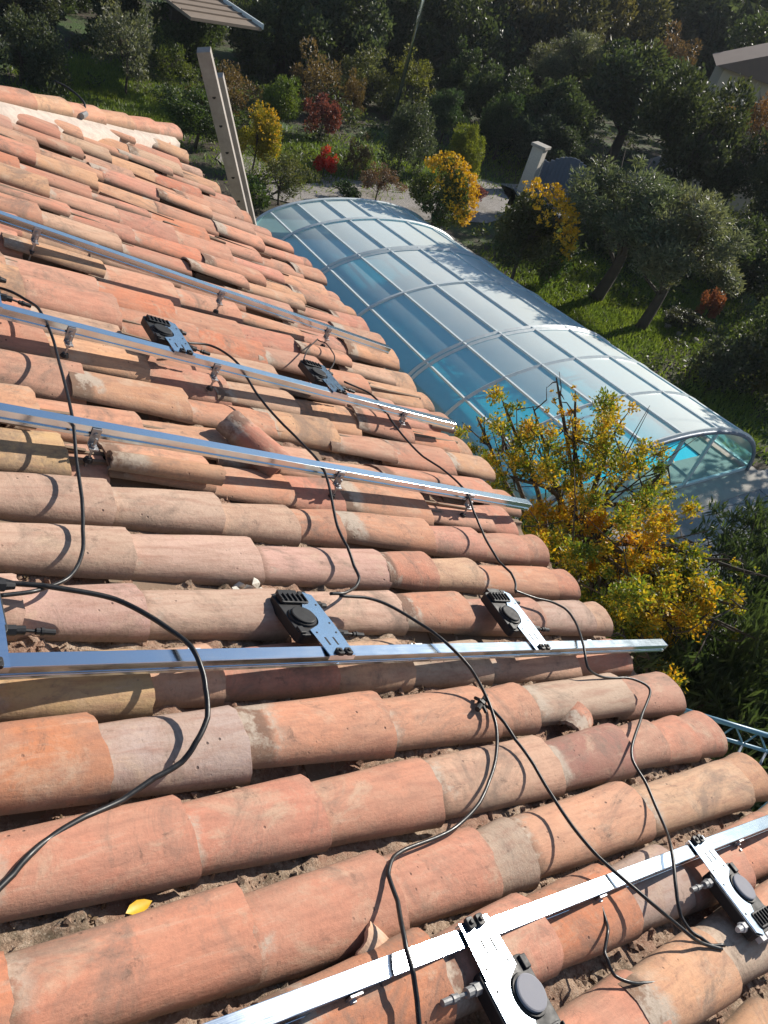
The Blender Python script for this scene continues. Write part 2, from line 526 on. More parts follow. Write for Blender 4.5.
def tile_mesh(name, seed, L=.46, wn=.164, ww=.208, hn=.054, hw=.075, th=.014, concave=False, ns=14, nl=9):
    rs = np.random.RandomState(seed)
    outer = []; inner = []
    chip = rs.rand(4)
    for i in range(nl):
        t = i / (nl - 1)
        hwid = (wn + (ww - wn) * t) / 2; hgt = hn + (hw - hn) * t
        for j in range(ns + 1):
            a = math.pi * j / ns
            e = 1.0 + .012 * math.sin(a * 2 + seed) + .012 * math.sin(t * 7 + seed * 1.7) + .005 * rs.randn()
            y = -math.cos(a) * hwid * e; z = (math.sin(a) ** .85) * hgt * e
            x = t * L
            if i == nl - 1: x += .0022 * rs.randn() + .005 * math.sin(a * 1.3 + seed) - (.006 * max(0, 1 - abs(j - chip[0] * 40) / 2.2))
            if i == 0: x += .002 * rs.randn()
            k = 1 - th / hgt
            yi = y * (1 - th / hwid); zi = z * k if math.sin(a) > .05 else z
            if concave: z = -z; zi = -zi
            outer.append((x, y, z)); inner.append((x, yi, zi))
    n1 = ns + 1; N = nl * n1
    f = []
    for i in range(nl - 1):
        for j in range(ns):
            a = i * n1 + j
            f.append((a, a + 1, a + n1 + 1, a + n1))
            f.append((N + a, N + a + n1, N + a + n1 + 1, N + a + 1))
    allv = outer + inner; dmap = {}
    def dq(key, *ii):
        out = []
        for i in ii:
            if (key, i) not in dmap: dmap[(key, i)] = len(allv); allv.append(allv[i])
            out.append(dmap[(key, i)])
        f.append(tuple(out))
    for j in range(ns):
        dq(0, j, N + j, N + j + 1, j + 1)
        b = (nl - 1) * n1 + j
        dq(1, b, b + 1, N + b + 1, N + b)
    for i in range(nl - 1):
        a = i * n1; b = a + n1
        dq(2, a, b, N + b, N + a)
        a += ns; b += ns
        dq(3, a, N + a, N + b, b)
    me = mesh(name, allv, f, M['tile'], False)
    sm = np.ones(len(f), bool)
    sm[(nl - 1) * ns * 2:] = False
    me.polygons.foreach_set('use_smooth', sm)
    return me
COVER = [tile_mesh('roof_tile', 100 + i) for i in range(10)]
CHAN = [tile_mesh('channel_tile', 200 + i, .46, .17, .205, .050, .060, .013, True, 10, 6) for i in range(5)]

PAL = dict(s=(.63, .285, .18), p=(.62, .32, .215), o=(.62, .235, .12), t=(.64, .40, .26), g=(.52, .39, .31),
           y=(.62, .41, .20), d=(.42, .19, .145), k=(.60, .40, .31), l=(.66, .35, .20))
KEYS = 'sssssspppotgllksd'
FARK = 'sssssspppptllllos'
def jit(c, a=.12):
    g = 1 + rng.uniform(-a, a)
    return tuple(min(.8, q * g * (1 + rng.uniform(-.05, .05))) for q in c)

tiles = []          # (distance, kind, mesh, loc, rot, scale, colour)
def put_tile(u0, u1, v, colr, w=0.0, top=False, yaw=None, roll=None):
    L = u1 - u0
    far = v > 1.9
    yaw = rng.gauss(0, .010 + .014 * far) if yaw is None else yaw
    roll = rng.gauss(0, .03 + .10 * far) if roll is None else roll
    me = COVER[rng.randrange(len(COVER))]
    tilt = -(.010 if not top else .0) / L
    sy = rng.uniform(.94, 1.05)
    base = (.033 if v < 1.35 else .020) + w + (.026 if top else 0)
    pitch = -math.atan2(.009, L) * (0 if top else 1)
    # local x runs down the slope; the lower end is lifted onto the next tile
    rot = Euler((roll, pitch, yaw))
    # keep the axis of the row: the tile pivots at its upper end
    tiles.append((math.hypot(math.hypot(u0 - .2, v), 1.4), 'roof_tile', me, (u0, v + rng.gauss(0, .003), base), rot, (L / .46, sy * (1.13 if far else 1), sy * rng.uniform(.92, 1.06) * (.66 if far else 1)), colr))

def js(row, xs, a, b, w=.085): return [float(RU(x, a + b * x, w)[0]) for x in xs]
# rows read from the photograph: lower ends of the tiles, colours, and which upper ends lie on top
ROWS = {
 0: dict(a=1004, b=-.305, x=[10, 252, 392, 487, 525, 640, 738, 757], c='osssgptls', lift={4: -.01}),
 1: dict(a=872, b=-.198, x=[190, 320, 433, 553, 622, 660, 690, 713], c='ssstdpsss', lift={4: .012}),
 2: dict(a=759, b=-.106, x=[98, 236, 380, 488, 526, 622, 674], c='ogssskps', top=[2], lift={0: .012, 6: -.012, 5: .012}),
 3: dict(a=702, b=-.06, x=[155, 230, 345, 420, 500, 585, 637], c='ytstgtss', lift={i: -.022 for i in range(7)}),
 4: dict(a=603, b=.02, x=[20, 145, 285, 402, 467, 540, 590, 606], c='kkkkspgts', top=[4]),
 5: dict(a=545, b=.067, x=[133, 262, 387, 433, 482, 557, 577], c='kkkstsss', top=[3]),
 6: dict(a=496, b=.107, x=[115, 225, 300, 345, 436, 486, 530, 548], c='kkksspsss', top=[4]),
 7: dict(a=455, b=.145, x=[75, 112, 218, 300, 350, 438, 500, 524], c='yppssspss', top=[2, 5], lift={1: -.02}),
}
r_hi = int((7.4 - .499) / PITCH) + 1
for r in range(-5, r_hi + 1):
    vrow = .499 + PITCH * r
    spec = ROWS.get(r)
    ue = eave_u(vrow) + rng.uniform(-.02, .02)
    if spec:
        J = js(r, spec['x'], spec['a'], spec['b'])
        cols = [jit(PAL[ch], .07) for ch in spec['c']]
        first = J[0]; pre = []
        while first > U0 + .3:
            first -= rng.uniform(.34, .42); pre.insert(0, first)
        ends = pre + J
        cl = [jit(PAL[rng.choice(KEYS)]) for _ in pre] + cols
        tops = {len(pre) + i for i in spec.get('top', [])}
        lifts = {len(pre) + i: w for i, w in spec.get('lift', {}).items()}
    else:
        ends = [ue]
        while ends[0] > U0 + .3: ends.insert(0, ends[0] - (rng.uniform(.33, .43) if len(ends) > 1 else rng.choice([.09, .2, .34])))
        cl = [jit(PAL[rng.choice(FARK if vrow > 2 else KEYS)]) for _ in ends]
        tops = {i for i in range(len(ends)) if rng.random() < .14}
        lifts = {i: max(0, rng.gauss(.006, .015)) for i in range(len(ends))}
    drift = rng.uniform(-.008, .008)
    for i, e in enumerate(ends):
        s = ends[i - 1] if i else e - .42
        top = i in tops
        nxt = (i + 1) in tops
        u0 = s + .004 if top else s - rng.uniform(.06, .08)
        u1 = e + (.012 if nxt else 0)
        if e < U0: continue
        vv = vrow + (drift + rng.gauss(0, .011) if not spec else rng.gauss(0, .004))
        if vv > hip_v(min(u0 + .2, 3.)) - .05: continue
        if (u0 + u1) / 2 > eave_u(vv) + .02: continue
        put_tile(u0, u1, vv, cl[i], lifts.get(i, 0.), top)
    # channel tiles in the valley on the far side of each row
    vc = vrow + PITCH / 2
    x = UE - .07
    while x > U0 + .3:
        L = rng.uniform(.34, .42)
        if vc < hip_v(x - .2) - .05 and x < eave_u(vc) + .05:
            tiles.append((math.hypot(math.hypot(x - L - .2, vc), 1.4), 'channel_tile', CHAN[rng.randrange(5)],
                          (x - L - .06, vc + rng.gauss(0, .006), rng.uniform(.044, .062) - (.014 if vc < 1.3 else 0)), Euler((rng.gauss(0, .08), -.012, rng.gauss(0, .012))),
                          ((L + .06) / .46, 1, 1), jit(PAL[rng.choice('sspgtl')])))
        x -= L

def in_view(loc):
    p = RW(*loc); d = R3.T @ (np.array(p) - np.array([0, 0, CAMH]))
    if d[2] < .2: return False
    x, y = CX + F * d[0] / d[2], CY + F * d[1] / d[2]
    return -150 < x < 850 and -60 < y < 1150
for kind, cap in (('roof_tile', 296), ('channel_tile', 290)):
    lst = [t for t in tiles if t[1] == kind]
    lst.sort(key=lambda t: (not in_view((t[3][0] + .2, t[3][1], .05)), t[0]))
    for t in lst[:cap]:
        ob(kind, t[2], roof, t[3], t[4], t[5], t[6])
    rest = lst[cap:]
    if rest:
        # the farthest ones joined; their colours come in five lots
        groups = {}
        vv, ff = [], []
        for t in rest:
            mt = Matrix.LocRotScale(Vector(t[3]), t[4], Vector(t[5]))
            n = len(vv)
            vv += [tuple(mt @ q.co) for q in t[2].vertices]
            ff += [tuple(i + n for i in pl_.vertices) for pl_ in t[2].polygons]
        me = mesh(kind, vv, ff, M['tile'])
        tag(ob(kind, me, roof, color=PAL['s']), kind='stuff')

# hip tiles bedded in white mortar
hd = Vector((1, .777, 0)).normalized()
hyaw = math.atan2(.777, 1)
HIP = [tile_mesh('hip_tile', 300 + i, .46, .17, .20, .065, .075, .014) for i in range(4)]
x = 2.80; n = 0
while x > U0:
    L = .36
    u1 = x; u0 = x - L * hd.x
    ob('hip_tile', HIP[n % 4], roof, (u0 - .05 * hd.x, hip_v(u0) - .05 * hd.y, .095), Euler((rng.gauss(0, .03), -.03, hyaw + rng.gauss(0, .015))),
       ((L + .06) / .46, 1, 1), jit(PAL[rng.choice('spsl')]))
    x = u0; n += 1
# mortar fillet on our side of the hip
mv = []; mf = []
k = 0
x = U0
hn_ = lambda q, sd: float(vnoise(np.array([q]), np.array([.5]), sd, 2.6)[0]) - .5
while x < 2.74:
    c0 = Vector((x, hip_v(x), 0)); nrm = Vector((hd.y, -hd.x, 0))
    for off, w in ((.0, .11), (.085, .112 + .012 * hn_(x, 1)), (.15, .108 + .03 * hn_(x, 2)), (.21 + .14 * hn_(x, 3), .085 + .03 * hn_(x, 6)), (.25 + .1 * hn_(x, 3), -.02)):
        p = c0 + nrm * off; mv.append((p.x, p.y, w))
    if k:
        for j in range(4): a = (k - 1) * 5 + j; mf.append((a, a + 5, a + 6, a + 1))
    k += 1; x += .03
ob('hip_mortar', mesh('hip_mortar', mv, mf, M['mortar'], True), roof)

# rubble and grit lying between the rows
def rubble(name, n, sz, seed, vmax):
    rs = np.random.RandomState(seed)
    vv = []; ff = []
    base = np.array([(1, 0, 0), (-1, 0, 0), (0, 1, 0), (0, -1, 0), (0, 0, 1), (0, 0, -1)], float)
    fc = [(0, 2, 4), (2, 1, 4), (1, 3, 4), (3, 0, 4), (2, 0, 5), (1, 2, 5), (3, 1, 5), (0, 3, 5)]
    for i in range(n):
        r = rs.randint(-4, int((vmax - .5) / PITCH) + 1)
        v = .499 + PITCH * (r + .5) + rs.randn() * .018
        u = rs.uniform(.2, 3.2)
        if vnoise(np.array([u * 3.1]), np.array([v * 9]), 21)[0] < .38: continue
        s = sz * (.35 + rs.rand() ** 2.5 * 1.6)
        p = base * (1 + rs.uniform(-.4, .4, (6, 3))) * s * np.array([1, .8, .6])
        a = rs.rand() * 6.28; ca, sa = math.cos(a), math.sin(a)
        p = p @ np.array([[ca, sa, 0], [-sa, ca, 0], [0, 0, 1]])
        p += rs.randn(6, 3) * s * .12 + np.array([u, v, float(bed_w(np.array([u]), np.array([v]))[0]) + s * .25])
        k0 = len(vv); vv += p.tolist(); ff += [tuple(q + k0 for q in t) for t in fc]
    return mesh(name, vv, ff, M['bed'])
o = ob('mortar_rubble', rubble('mortar_rubble', 5000, .0080, 4, 2.2), roof); tag(o, kind='stuff')

def roofthing(name, u, v, w, label, cat, group=None, yaw=0.):
    o = empty(name, RW(u, v, w), (0, 0, 0), label, cat, group)
    o.rotation_euler = (Euler((0, TH, 0)).to_matrix() @ Euler((0, 0, yaw)).to_matrix()).to_euler()
    return o

# ------------------------------------------------------------------ rails
def rail_profile(u0, u1):
    """aluminium extrusion 40 x 42 with a top slot and a side groove, along x; top at z = 0"""
    p = [(-.020, -.042), (.020, -.042), (.020, -.030), (.014, -.030), (.014, -.022), (.020, -.022), (.020, 0),
         (-.020, 0), (-.020, -.022), (-.014, -.022), (-.014, -.030), (-.020, -.030)]
    n = len(p)
    v = [(u0, y, z) for y, z in p] + [(u1, y, z) for y, z in p]
    f = [(i, (i + 1) % n, n + (i + 1) % n, n + i) for i in range(n)]
    f = [tuple(reversed(q)) for q in f]
    # end caps in convex pieces
    parts = [[0, 1, 2, 3, 10, 11], [3, 4, 9, 10], [4, 5, 6, 7, 8, 9]]
    for q in parts:
        f.append(tuple(reversed(q))); f.append(tuple(i + n for i in q))
    return v, f
def hook_parts(parent, u, side):
    """L foot and hanger bolt that carry the rail; local frame has the rail top at z = 0"""
    b = MB()
    b.box((u, side * .0245, -.035), (.030, .004, .06)); b.box((u, side * .040, -.064), (.030, .035, .005))
    br = ob('bracket', b.me('bracket', M['zinc']), parent)
    s = MB()
    s.tube([(u, side * .044, -.185), (u, side * .044, -.028)], .0045, 8)
    s.tube([(u, side * .044, -.061), (u, side * .044, -.053)], .0095, 6)
    s.tube([(u, side * .044, -.076), (u, side * .044, -.068)], .0095, 6)
    s.tube([(u, side * .0225, -.026), (u, side * .032, -.026)], .008, 6)
    ob('hanger_bolt', s.me('hanger_bolt', M['zinc']), parent)
    g = MB().tube([(u, side * .044, -.118), (u, side * .044, -.104)], [.016, .012], 10)
    ob('rubber_seal', g.me('rubber_seal', M['black']), br)

RT = .152           # height of the rail tops
RTS = {1: .185, 2: .19, 3: .185, 4: .156, 5: .152}
rails = {}
def rail(key, pa, pb, u_start, u_end, hooks, label):
    RT = RTS[key]
    a = RU(*pa, RT); b = RU(*pb, RT)
    yaw = math.atan2(b[1] - a[1], b[0] - a[0])
    v0 = a[1] - math.tan(yaw) * a[0]
    o = roofthing('mounting_rail', 0, v0, RT, label, 'rail', 'aluminium rails laid down the roof slope', yaw)
    v, f = rail_profile(u_start, u_end)
    r_ = ob('extrusion', mesh('extrusion', v, f, M['alu']), o); bevel(r_, .0012, 2)
    for (hx, hy), sd in hooks:
        hook_parts(o, float(RU(hx, hy, .12)[0]), sd)
    rails[key] = lambda u: v0 + math.tan(yaw) * u
    return o
rail(1, (0, 212), (390, 347), -1.2, float(RU(390, 347, RTS[1])[0]), [((32, 235), -1), ((212, 292), -1), ((318, 328), -1)], 'farthest aluminium rail, high up the roof below the white hip')
rail(2, (0, 305), (455, 422), -1.2, float(RU(455, 422, RTS[2])[0]), [((62, 330), -1), ((205, 365), -1), ((390, 410), -1)], 'second aluminium rail from the hip, carrying two small far black boxes')
rail(3, (0, 406), (530, 502), -1.2, float(RU(530, 502, RTS[3])[0]), [((90, 440), -1), ((333, 480), -1), ((462, 500), -1)], 'middle aluminium rail with no boxes, its end beside the yellow tree')
rail(4, (0, 660), (665, 642), -1.2, float(RU(665, 642, RTS[4])[0]), [((195, 668), 1), ((420, 660), 1), ((590, 652), 1)], 'level aluminium rail across the middle, its end over green leaves')
rail(5, (215, 1033), (768, 821), -1.2, 3.42, [((350, 1000), -1), ((600, 905), -1), ((742, 852), -1)], 'nearest aluminium rail crossing the lower right corner')

# ------------------------------------------------------------------ microinverters
def arcpts(cx, cy, r, a0, a1, n): return [(cx + r * math.cos(math.radians(a0 + (a1 - a0) * i / n)), cy + r * math.sin(math.radians(a0 + (a1 - a0) * i / n))) for i in range(n + 1)]
def rrect(x0, y0, x1, y1, r, n=4):
    p = []
    for cx, cy, a in ((x1 - r, y1 - r, 0), (x0 + r, y1 - r, 90), (x0 + r, y0 + r, 180), (x1 - r, y0 + r, 270)):
        p += arcpts(cx, cy, r, a, a + 90, n)
    return p
def inv_meshes():
    d = {}
    DX, DY = -.047, .150
    out = [(-.050, -.024), (.044, -.024), (.050, .095), (.050, .262), (.022, .275)] + list(reversed(arcpts(DX, DY, .051, -68, 62, 12)))
    # top edge of the crescent joins the strip; lower edge joins the broad foot
    k = out[5:]
    out = out[:5] + k + [(-.055, .088)]
    d['plate'] = MB().prism(out, .002, .005)
    # folded flange along the right edge and stiffening lip
    d['plate'].box((.0515, .178, -.006), (.003, .166, .018)); d['plate'].box((-.003, -.0255, -.004), (.094, .003, .017))
    d['slot'] = MB().box((0, 0, .0048), (.006, .034, .0016))
    d['hole'] = MB().tube([(0, 0, .004), (0, 0, .0062)], .0035, 8)
    bd = MB(); bd.prism(rrect(-.098, .070, .058, .272, .018), -.034, .0)
    bd.prism(rrect(-.088, .215, .015, .262, .008), 0, .010)
    for i in range(6): bd.box((-.085 + i * .018, .238, .013), (.005, .036, .006))
    bd.box((-.085, .09, .003), (.02, .03, .008))
    d['body'] = bd
    d['rim'] = MB().tube([(DX, DY, -.002), (DX, DY, .007)], [.0475, .045], 28)
    d['disc'] = MB().tube([(DX, DY, .007), (DX, DY, .0135), (DX, DY, .0150)], [.039, .039, .036], 32)
    cl = MB()
    for a in (-.014, .018): cl.prism(rrect(a - .011, -.032, a + .011, -.006, .005, 3), .005, .016); cl.tube([(a, -.019, .016), (a, -.019, .021)], .006, 6)
    d['clamp'] = cl
    cn = MB()
    cn.tube([(.058, .095, -.016), (.078, .095, -.016)], .0135, 6); cn.tube([(.078, .095, -.016), (.098, .095, -.016)], .011, 10)
    cn.tube([(.098, .095, -.016), (.122, .094, -.018)], .0042, 8); cn.tube([(.122, .094, -.018), (.165, .092, -.020)], [.008, .0075], 10); cn.tube([(.133, .0936, -.0185), (.14, .0933, -.0187)], .0098, 10)
    d['connector'] = cn
    c2 = MB()
    c2.tube([(.058, .232, -.014), (.076, .232, -.014)], .0145, 6); c2.tube([(.076, .232, -.014), (.098, .232, -.014)], [.011, .008], 10)
    d['cable_gland'] = c2
    e = MB(); e.box((-.03, .281, -.012), (.07, .018, .026)); e.box((.026, .279, -.010), (.028, .016, .02)); e.box((-.02, .292, -.01), (.03, .006, .016))
    d['end_block'] = e
    return d
def sm_me(mb, name, mat):
    return mb.me(name, mat)
dm = inv_meshes()
IM = {'body': sm_me(dm['body'], 'body', M['black']), 'plate': sm_me(dm['plate'], 'bracket_plate', M['plate']), 'rim': sm_me(dm['rim'], 'disc_rim', M['black']),
      'disc': sm_me(dm['disc'], 'disc', M['disc']), 'disc_sheen': sm_me(dm['disc'], 'disc', M['disc_sheen']), 'clamp': sm_me(dm['clamp'], 'clamp', M['black']), 'slot': sm_me(dm['slot'], 'slot', M['black']), 'hole': sm_me(dm['hole'], 'bolt_hole', M['black']),
      'connector': sm_me(dm['connector'], 'connector', M['black']), 'conng': sm_me(dm['connector'], 'connector', M['grey']), 'gland': sm_me(dm['cable_gland'], 'cable_gland', M['black']),
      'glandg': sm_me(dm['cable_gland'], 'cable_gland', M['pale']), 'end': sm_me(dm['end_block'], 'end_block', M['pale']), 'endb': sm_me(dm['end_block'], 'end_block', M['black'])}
def inverter(key, u, label, flip=False, tilt=0., near=False):
    o = roofthing('microinverter', u, rails[key](u), RTS[key] + .003, label, 'microinverter', 'microinverters clamped to the rails')
    R = Euler((0, TH, 0)).to_matrix() @ Euler((0, 0, math.pi if flip else 0)).to_matrix() @ Euler((tilt, 0, 0)).to_matrix()
    o.rotation_euler = R.to_euler()
    b = bevel(ob('body', IM['body'], o), .002)
    ob('disc_rim', IM['rim'], b); ob('disc', IM['disc_sheen' if near else 'disc'], b)
    p = ob('bracket_plate', IM['plate'], o); 
    for a in (-.022, .008): ob('slot', IM['slot'], p, (a, .036, 0))
    for a, b_ in ((.034, .075), (.036, .12), (-.038, .075), (.037, .21)): ob('bolt_hole', IM['hole'], p, (a, b_, 0))
    bevel(ob('clamp', IM['clamp'], o), .0015)
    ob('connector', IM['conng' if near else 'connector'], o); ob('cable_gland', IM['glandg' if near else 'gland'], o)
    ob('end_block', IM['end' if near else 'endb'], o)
    return o
inverter(4, float(RU(338, 650, RTS[4])[0]), 'black microinverter with blue metal plate in the middle of the level rail', tilt=-.16)
inverter(4, float(RU(538, 644, RTS[4])[0]), 'black microinverter with bright white plate near the end of the level rail')
inverter(4, float(RU(-16, 655, RTS[4])[0]), 'microinverter cut off by the left edge of the photo, only its connector in view')
inverter(2, float(RU(182, 350, RTS[2])[0]), 'small far microinverter with blue plate on the left half of the second rail', tilt=-.05)
inverter(2, float(RU(334, 386, RTS[2])[0]), 'small far microinverter under a ring of thin cable', tilt=-.05)
inverter(2, float(RU(-14, 297, RTS[2])[0]), 'far microinverter at the left edge of the photo where a long cable starts')
inverter(5, float(RU(474, 928, RTS[5])[0]), 'near microinverter with disc painted pale for sky sheen, on the left part of the nearest rail, cut off below', True, 0, True)
inverter(5, float(RU(700, 848, RTS[5])[0]), 'near microinverter with disc painted pale for sky sheen, at the lower right corner', True, 0, True)

# ------------------------------------------------------------------ cables
def cable(pts, rad, label, name='cable', group='black cables strung over the roof', k=10):
    P = [Vector(RW(*RU(x, y, w))) for x, y, w in pts]
    P = smooth_path([tuple(p) for p in P], k)
    rs_ = np.random.RandomState(len(pts) * 7 + int(abs(pts[0][0])))
    wob = np.zeros((len(P), 3))
    for q_ in range(3): wob[:, q_] = np.interp(np.arange(len(P)), np.arange(0, len(P) + 6, 6), rs_.randn(len(np.arange(0, len(P) + 6, 6))) * .003)
    P = [p_ + w_ for p_, w_ in zip(P, wob)]
    o0 = Vector(P[0])
    mb = MB().tube([Vector(p) - o0 for p in P], rad, 8)
    o = ob(name, mb.me(name, M['cable'], True), loc=o0)
    return tag(o, label, 'cable', group)
cable([(-40, 570, .13), (0, 580, .14), (55, 588, .145), (115, 600, .15), (165, 625, .17), (194, 652, .19), (207, 690, .17), (200, 735, .14), (175, 768, .105), (122, 800, .085), (60, 832, .09), (22, 862, .095), (-10, 900, .09)], .0068,
      'thick cable looping over the left end of the level rail down to the left edge')
cable([(-16, 285, .14), (6, 290, .15), (30, 302, .155), (46, 322, .17), (58, 355, .15), (70, 405, .175), (77, 460, .15), (83, 520, .13), (81, 555, .125), (68, 578, .13), (38, 590, .135), (0, 594, .14)], .0055,
      'cable hanging from the left end of the second rail down across the middle rail')
cable([(185, 342, .15), (212, 346, .155), (240, 366, .16), (262, 402, .15), (300, 440, .16), (325, 470, .175), (338, 525, .15), (352, 560, .13), (358, 580, .13), (348, 592, .14), (330, 594, .14)], .0055,
      'cable from the left box on the second rail to the level rail')
cable([(345, 382, .15), (368, 392, .155), (384, 408, .15), (398, 430, .14), (418, 452, .14), (445, 472, .15), (466, 492, .178), (474, 515, .16), (483, 535, .14), (500, 560, .135), (514, 580, .14), (516, 592, .14)], .0052,
      'cable from the box under the ring to the white-plated box on the level rail')
cable([(516, 592, .14), (532, 597, .14), (555, 604, .15), (574, 618, .16), (584, 645, .178), (588, 668, .15), (602, 676, .125), (628, 678, .13), (650, 690, .13), (641, 718, .14), (632, 752, .145), (648, 788, .14), (664, 828, .145), (671, 852, .18), (677, 900, .16), (690, 930, .145), (708, 944, .14), (722, 946, .14)], .0052,
      'cable from the white-plated box over the tile ends to the lower right box')
cable([(340, 594, .145), (380, 602, .15), (420, 625, .165), (452, 650, .18), (480, 686, .15), (496, 722, .13), (496, 760, .12), (483, 796, .115), (456, 828, .10), (402, 852, .10), (391, 868, .12), (398, 910, .15), (408, 950, .185), (414, 990, .165), (420, 1040, .14)], .0054,
      'cable from the middle box of the level rail winding down to the bottom edge')
cable([(484, 702, .12), (500, 718, .125), (522, 746, .13), (552, 796, .13), (590, 845, .16), (640, 892, .18), (676, 924, .165), (700, 942, .15), (722, 950, .145)], .0052,
      'cable running diagonally from the black splice to the lower right box')
cable([(602, 905, .125), (608, 930, .13), (606, 955, .125), (614, 975, .115), (640, 984, .115), (664, 978, .115)], .0045, 'short cable curling under the nearest rail by its bolt')
cable([(318, 340, .11), (306, 352, .15), (305, 366, .17), (316, 373, .17), (330, 369, .16), (334, 356, .15), (326, 344, .13), (318, 340, .11)], .0036, 'thin cable bent into a ring below the farthest rail')
# splice on the cable
p = RU(482, 703, .125)
sp = roofthing('cable_splice', p[0], p[1], .125, 'small black splice where two cables meet on the tiles', 'connector', yaw=.5)
s = MB(); s.tube([(-.045, 0, 0), (-.01, 0, 0)], .009, 8); s.tube([(-.012, .0, 0), (.012, 0, 0)], .013, 6); s.tube([(.01, 0, 0), (.05, .004, 0)], [.009, .007], 8)
ob('sleeve', s.me('sleeve', M['black'], False), sp)
s = MB(); s.tube([(-.02, -.028, -.004), (-.005, .012, .006), (.012, .026, -.01)], .006, 6); ob('clip', s.me('clip', M['black']), sp)
# stray end on the hip
p = RU(80, 108, .15)
se = roofthing('cable_end', p[0], p[1], .11, 'bent dark cable end with grey plug lying on the white hip mortar', 'cable', yaw=.2)
s = MB(); s.tube(smooth_path([(-.12, .22, .10), (-.03, .16, .10), (.03, .04, .08), (.02, -.06, .03)]), .008, 6); ob('lead', s.me('lead', M['black'], True), se)
s = MB(); s.tube([(.02, -.06, .03), (-.04, -.13, 0.02)], .022, 8); ob('plug', s.me('plug', M['grey']), se)

# ------------------------------------------------------------------ loose bits on the roof
t = empty('broken_tile', RW(*RU(226, 424, .10)), label='broken terracotta tile lying crosswise above the middle rail', cat='tile')
t.rotation_euler = (Euler((0, TH, 0)).to_matrix() @ Euler((.1, .10, -.95)).to_matrix()).to_euler()
bt = ob('shard', tile_mesh('shard', 401, .30, .15, .175, .07, .08), t, color=(.50, .20, .13))
t = empty('tile_strip', RW(*RU(108, 462, .085)), label='long thin strip of tile lying in front of the middle rail', cat='tile')
t.rotation_euler = (Euler((0, TH, 0)).to_matrix() @ Euler((.1, -.02, -.02)).to_matrix()).to_euler()
s = tile_mesh('strip', 402, .40, .075, .085, .04, .045)
ob('strip', s, t, color=PAL['l'])
for (x, y, yaw, lab) in ((566, 736, .5, 'dark broken tile piece wedged on edge under the cable by the eave'), (395, 988, 2.2, 'pale rounded tile end poking out below the nearest rail')):
    t = empty('tile_piece', RW(*RU(x, y, .035)), label=lab, cat='tile')
    t.rotation_euler = (Euler((0, TH, 0)).to_matrix() @ Euler((.2, -.1, yaw)).to_matrix()).to_euler()
    ob('shard', tile_mesh('shard', 405 + x, .13, .12, .13, .06, .065), t, color=PAL['t'] if y > 900 else PAL['s'])
# plaster crumbs
for i, (x, y) in enumerate(((236, 592), (247, 588), (256, 584), (263, 592), (250, 596), (240, 586))):
    rs = np.random.RandomState(50 + i)
    b = np.array([(1, 0, 0), (-1, 0, 0), (0, 1, 0), (0, -1, 0), (0, 0, 1), (0, 0, -1), (.6, .6, .4), (-.6, .5, .5)], float)
    b = b * (1 + rs.uniform(-.35, .35, b.shape)) * np.array([.030, .017, .012])
    o = ob('plaster_crumb', mesh('plaster_crumb', b, [(0, 6, 4), (6, 2, 4), (2, 7, 4), (7, 1, 4), (1, 3, 4), (3, 0, 4), (0, 2, 6), (2, 1, 7), (2, 0, 5), (1, 2, 5), (3, 1, 5), (0, 3, 5)], M['plaster']))
    o.location = RW(*RU(x, y, .06)); o.rotation_euler = (rs.rand(), TH + rs.rand() * .5, rs.rand() * 3)
    tag(o, ['leftmost white plaster crumb of the pile left of the middle black box', 'white plaster crumb near the pile centre left of the middle black box', 'topmost white plaster crumb of the pile left of the middle black box', 'rightmost white plaster crumb of the pile left of the middle black box', 'lowest white plaster crumb of the pile left of the middle black box', 'upper left white plaster crumb of the pile left of the middle black box'][i], 'debris', 'plaster crumbs')
# fallen leaf
lf = MB()
pts = [(-.028, 0), (-.016, .010), (0, .013), (.016, .009), (.03, 0), (.014, -.010), (-.002, -.013), (-.018, -.008)]
lf.add([(x, y, .003 + 8 * abs(y) ** 2 * 3 + .1 * abs(x) ** 1.5) for x, y in pts] + [(0, 0, 0)], [(i, (i + 1) % 8, 8) for i in range(8)])
k = plain('fallen_leaf_yellow', (.72, .42, .01), .5, 0, .25, 60)
o = ob('fallen_leaf', lf.me('fallen_leaf', k, True)); o.location = RW(*RU(138, 908, .05)); o.rotation_euler = (.1, TH, .2)
tag(o, 'single yellow leaf in the grit between the near tile rows', 'leaf')
lf2 = D.objects.new('fallen_leaf', o.data)

# ------------------------------------------------------------------ ladder and lattice by the eave
a = Vector((2.64, 7.62, 4.08)); b = Vector((4.55, 8.5, 0.0))
# two stiles side by side, rungs between them
sdv = Vector((.165, .34, 0))
lad = empty('leaning_ladder', b, label='weathered grey ladder leaning past the far roof corner', cat='ladder')
upn = (a - b).normalized().cross(sdv).normalized()
ext = (a - b) * .985
for s_, e in ((0, 1.0), (1, .93)):
    mb = MB(); mb.bar(sdv * s_, sdv * s_ + ext * e, .085, .125, upn)
    st = bevel(ob('stile', mb.me('stile', M['ladder']), lad), .004)
    hb = MB().tube([-sdv.normalized() * .047, sdv.normalized() * .047], .018, 8).me('rung_socket', M['black'])
    for i in range(1, 15): ob('rung_socket', hb, st, sdv * s_ + ext * (i / 15.5))
for i in range(1, 14):
    p = ext * (i / 15.5)
    ob('rung', MB().tube([p, p + sdv], .014, 8).me('rung', M['ladder']), lad)

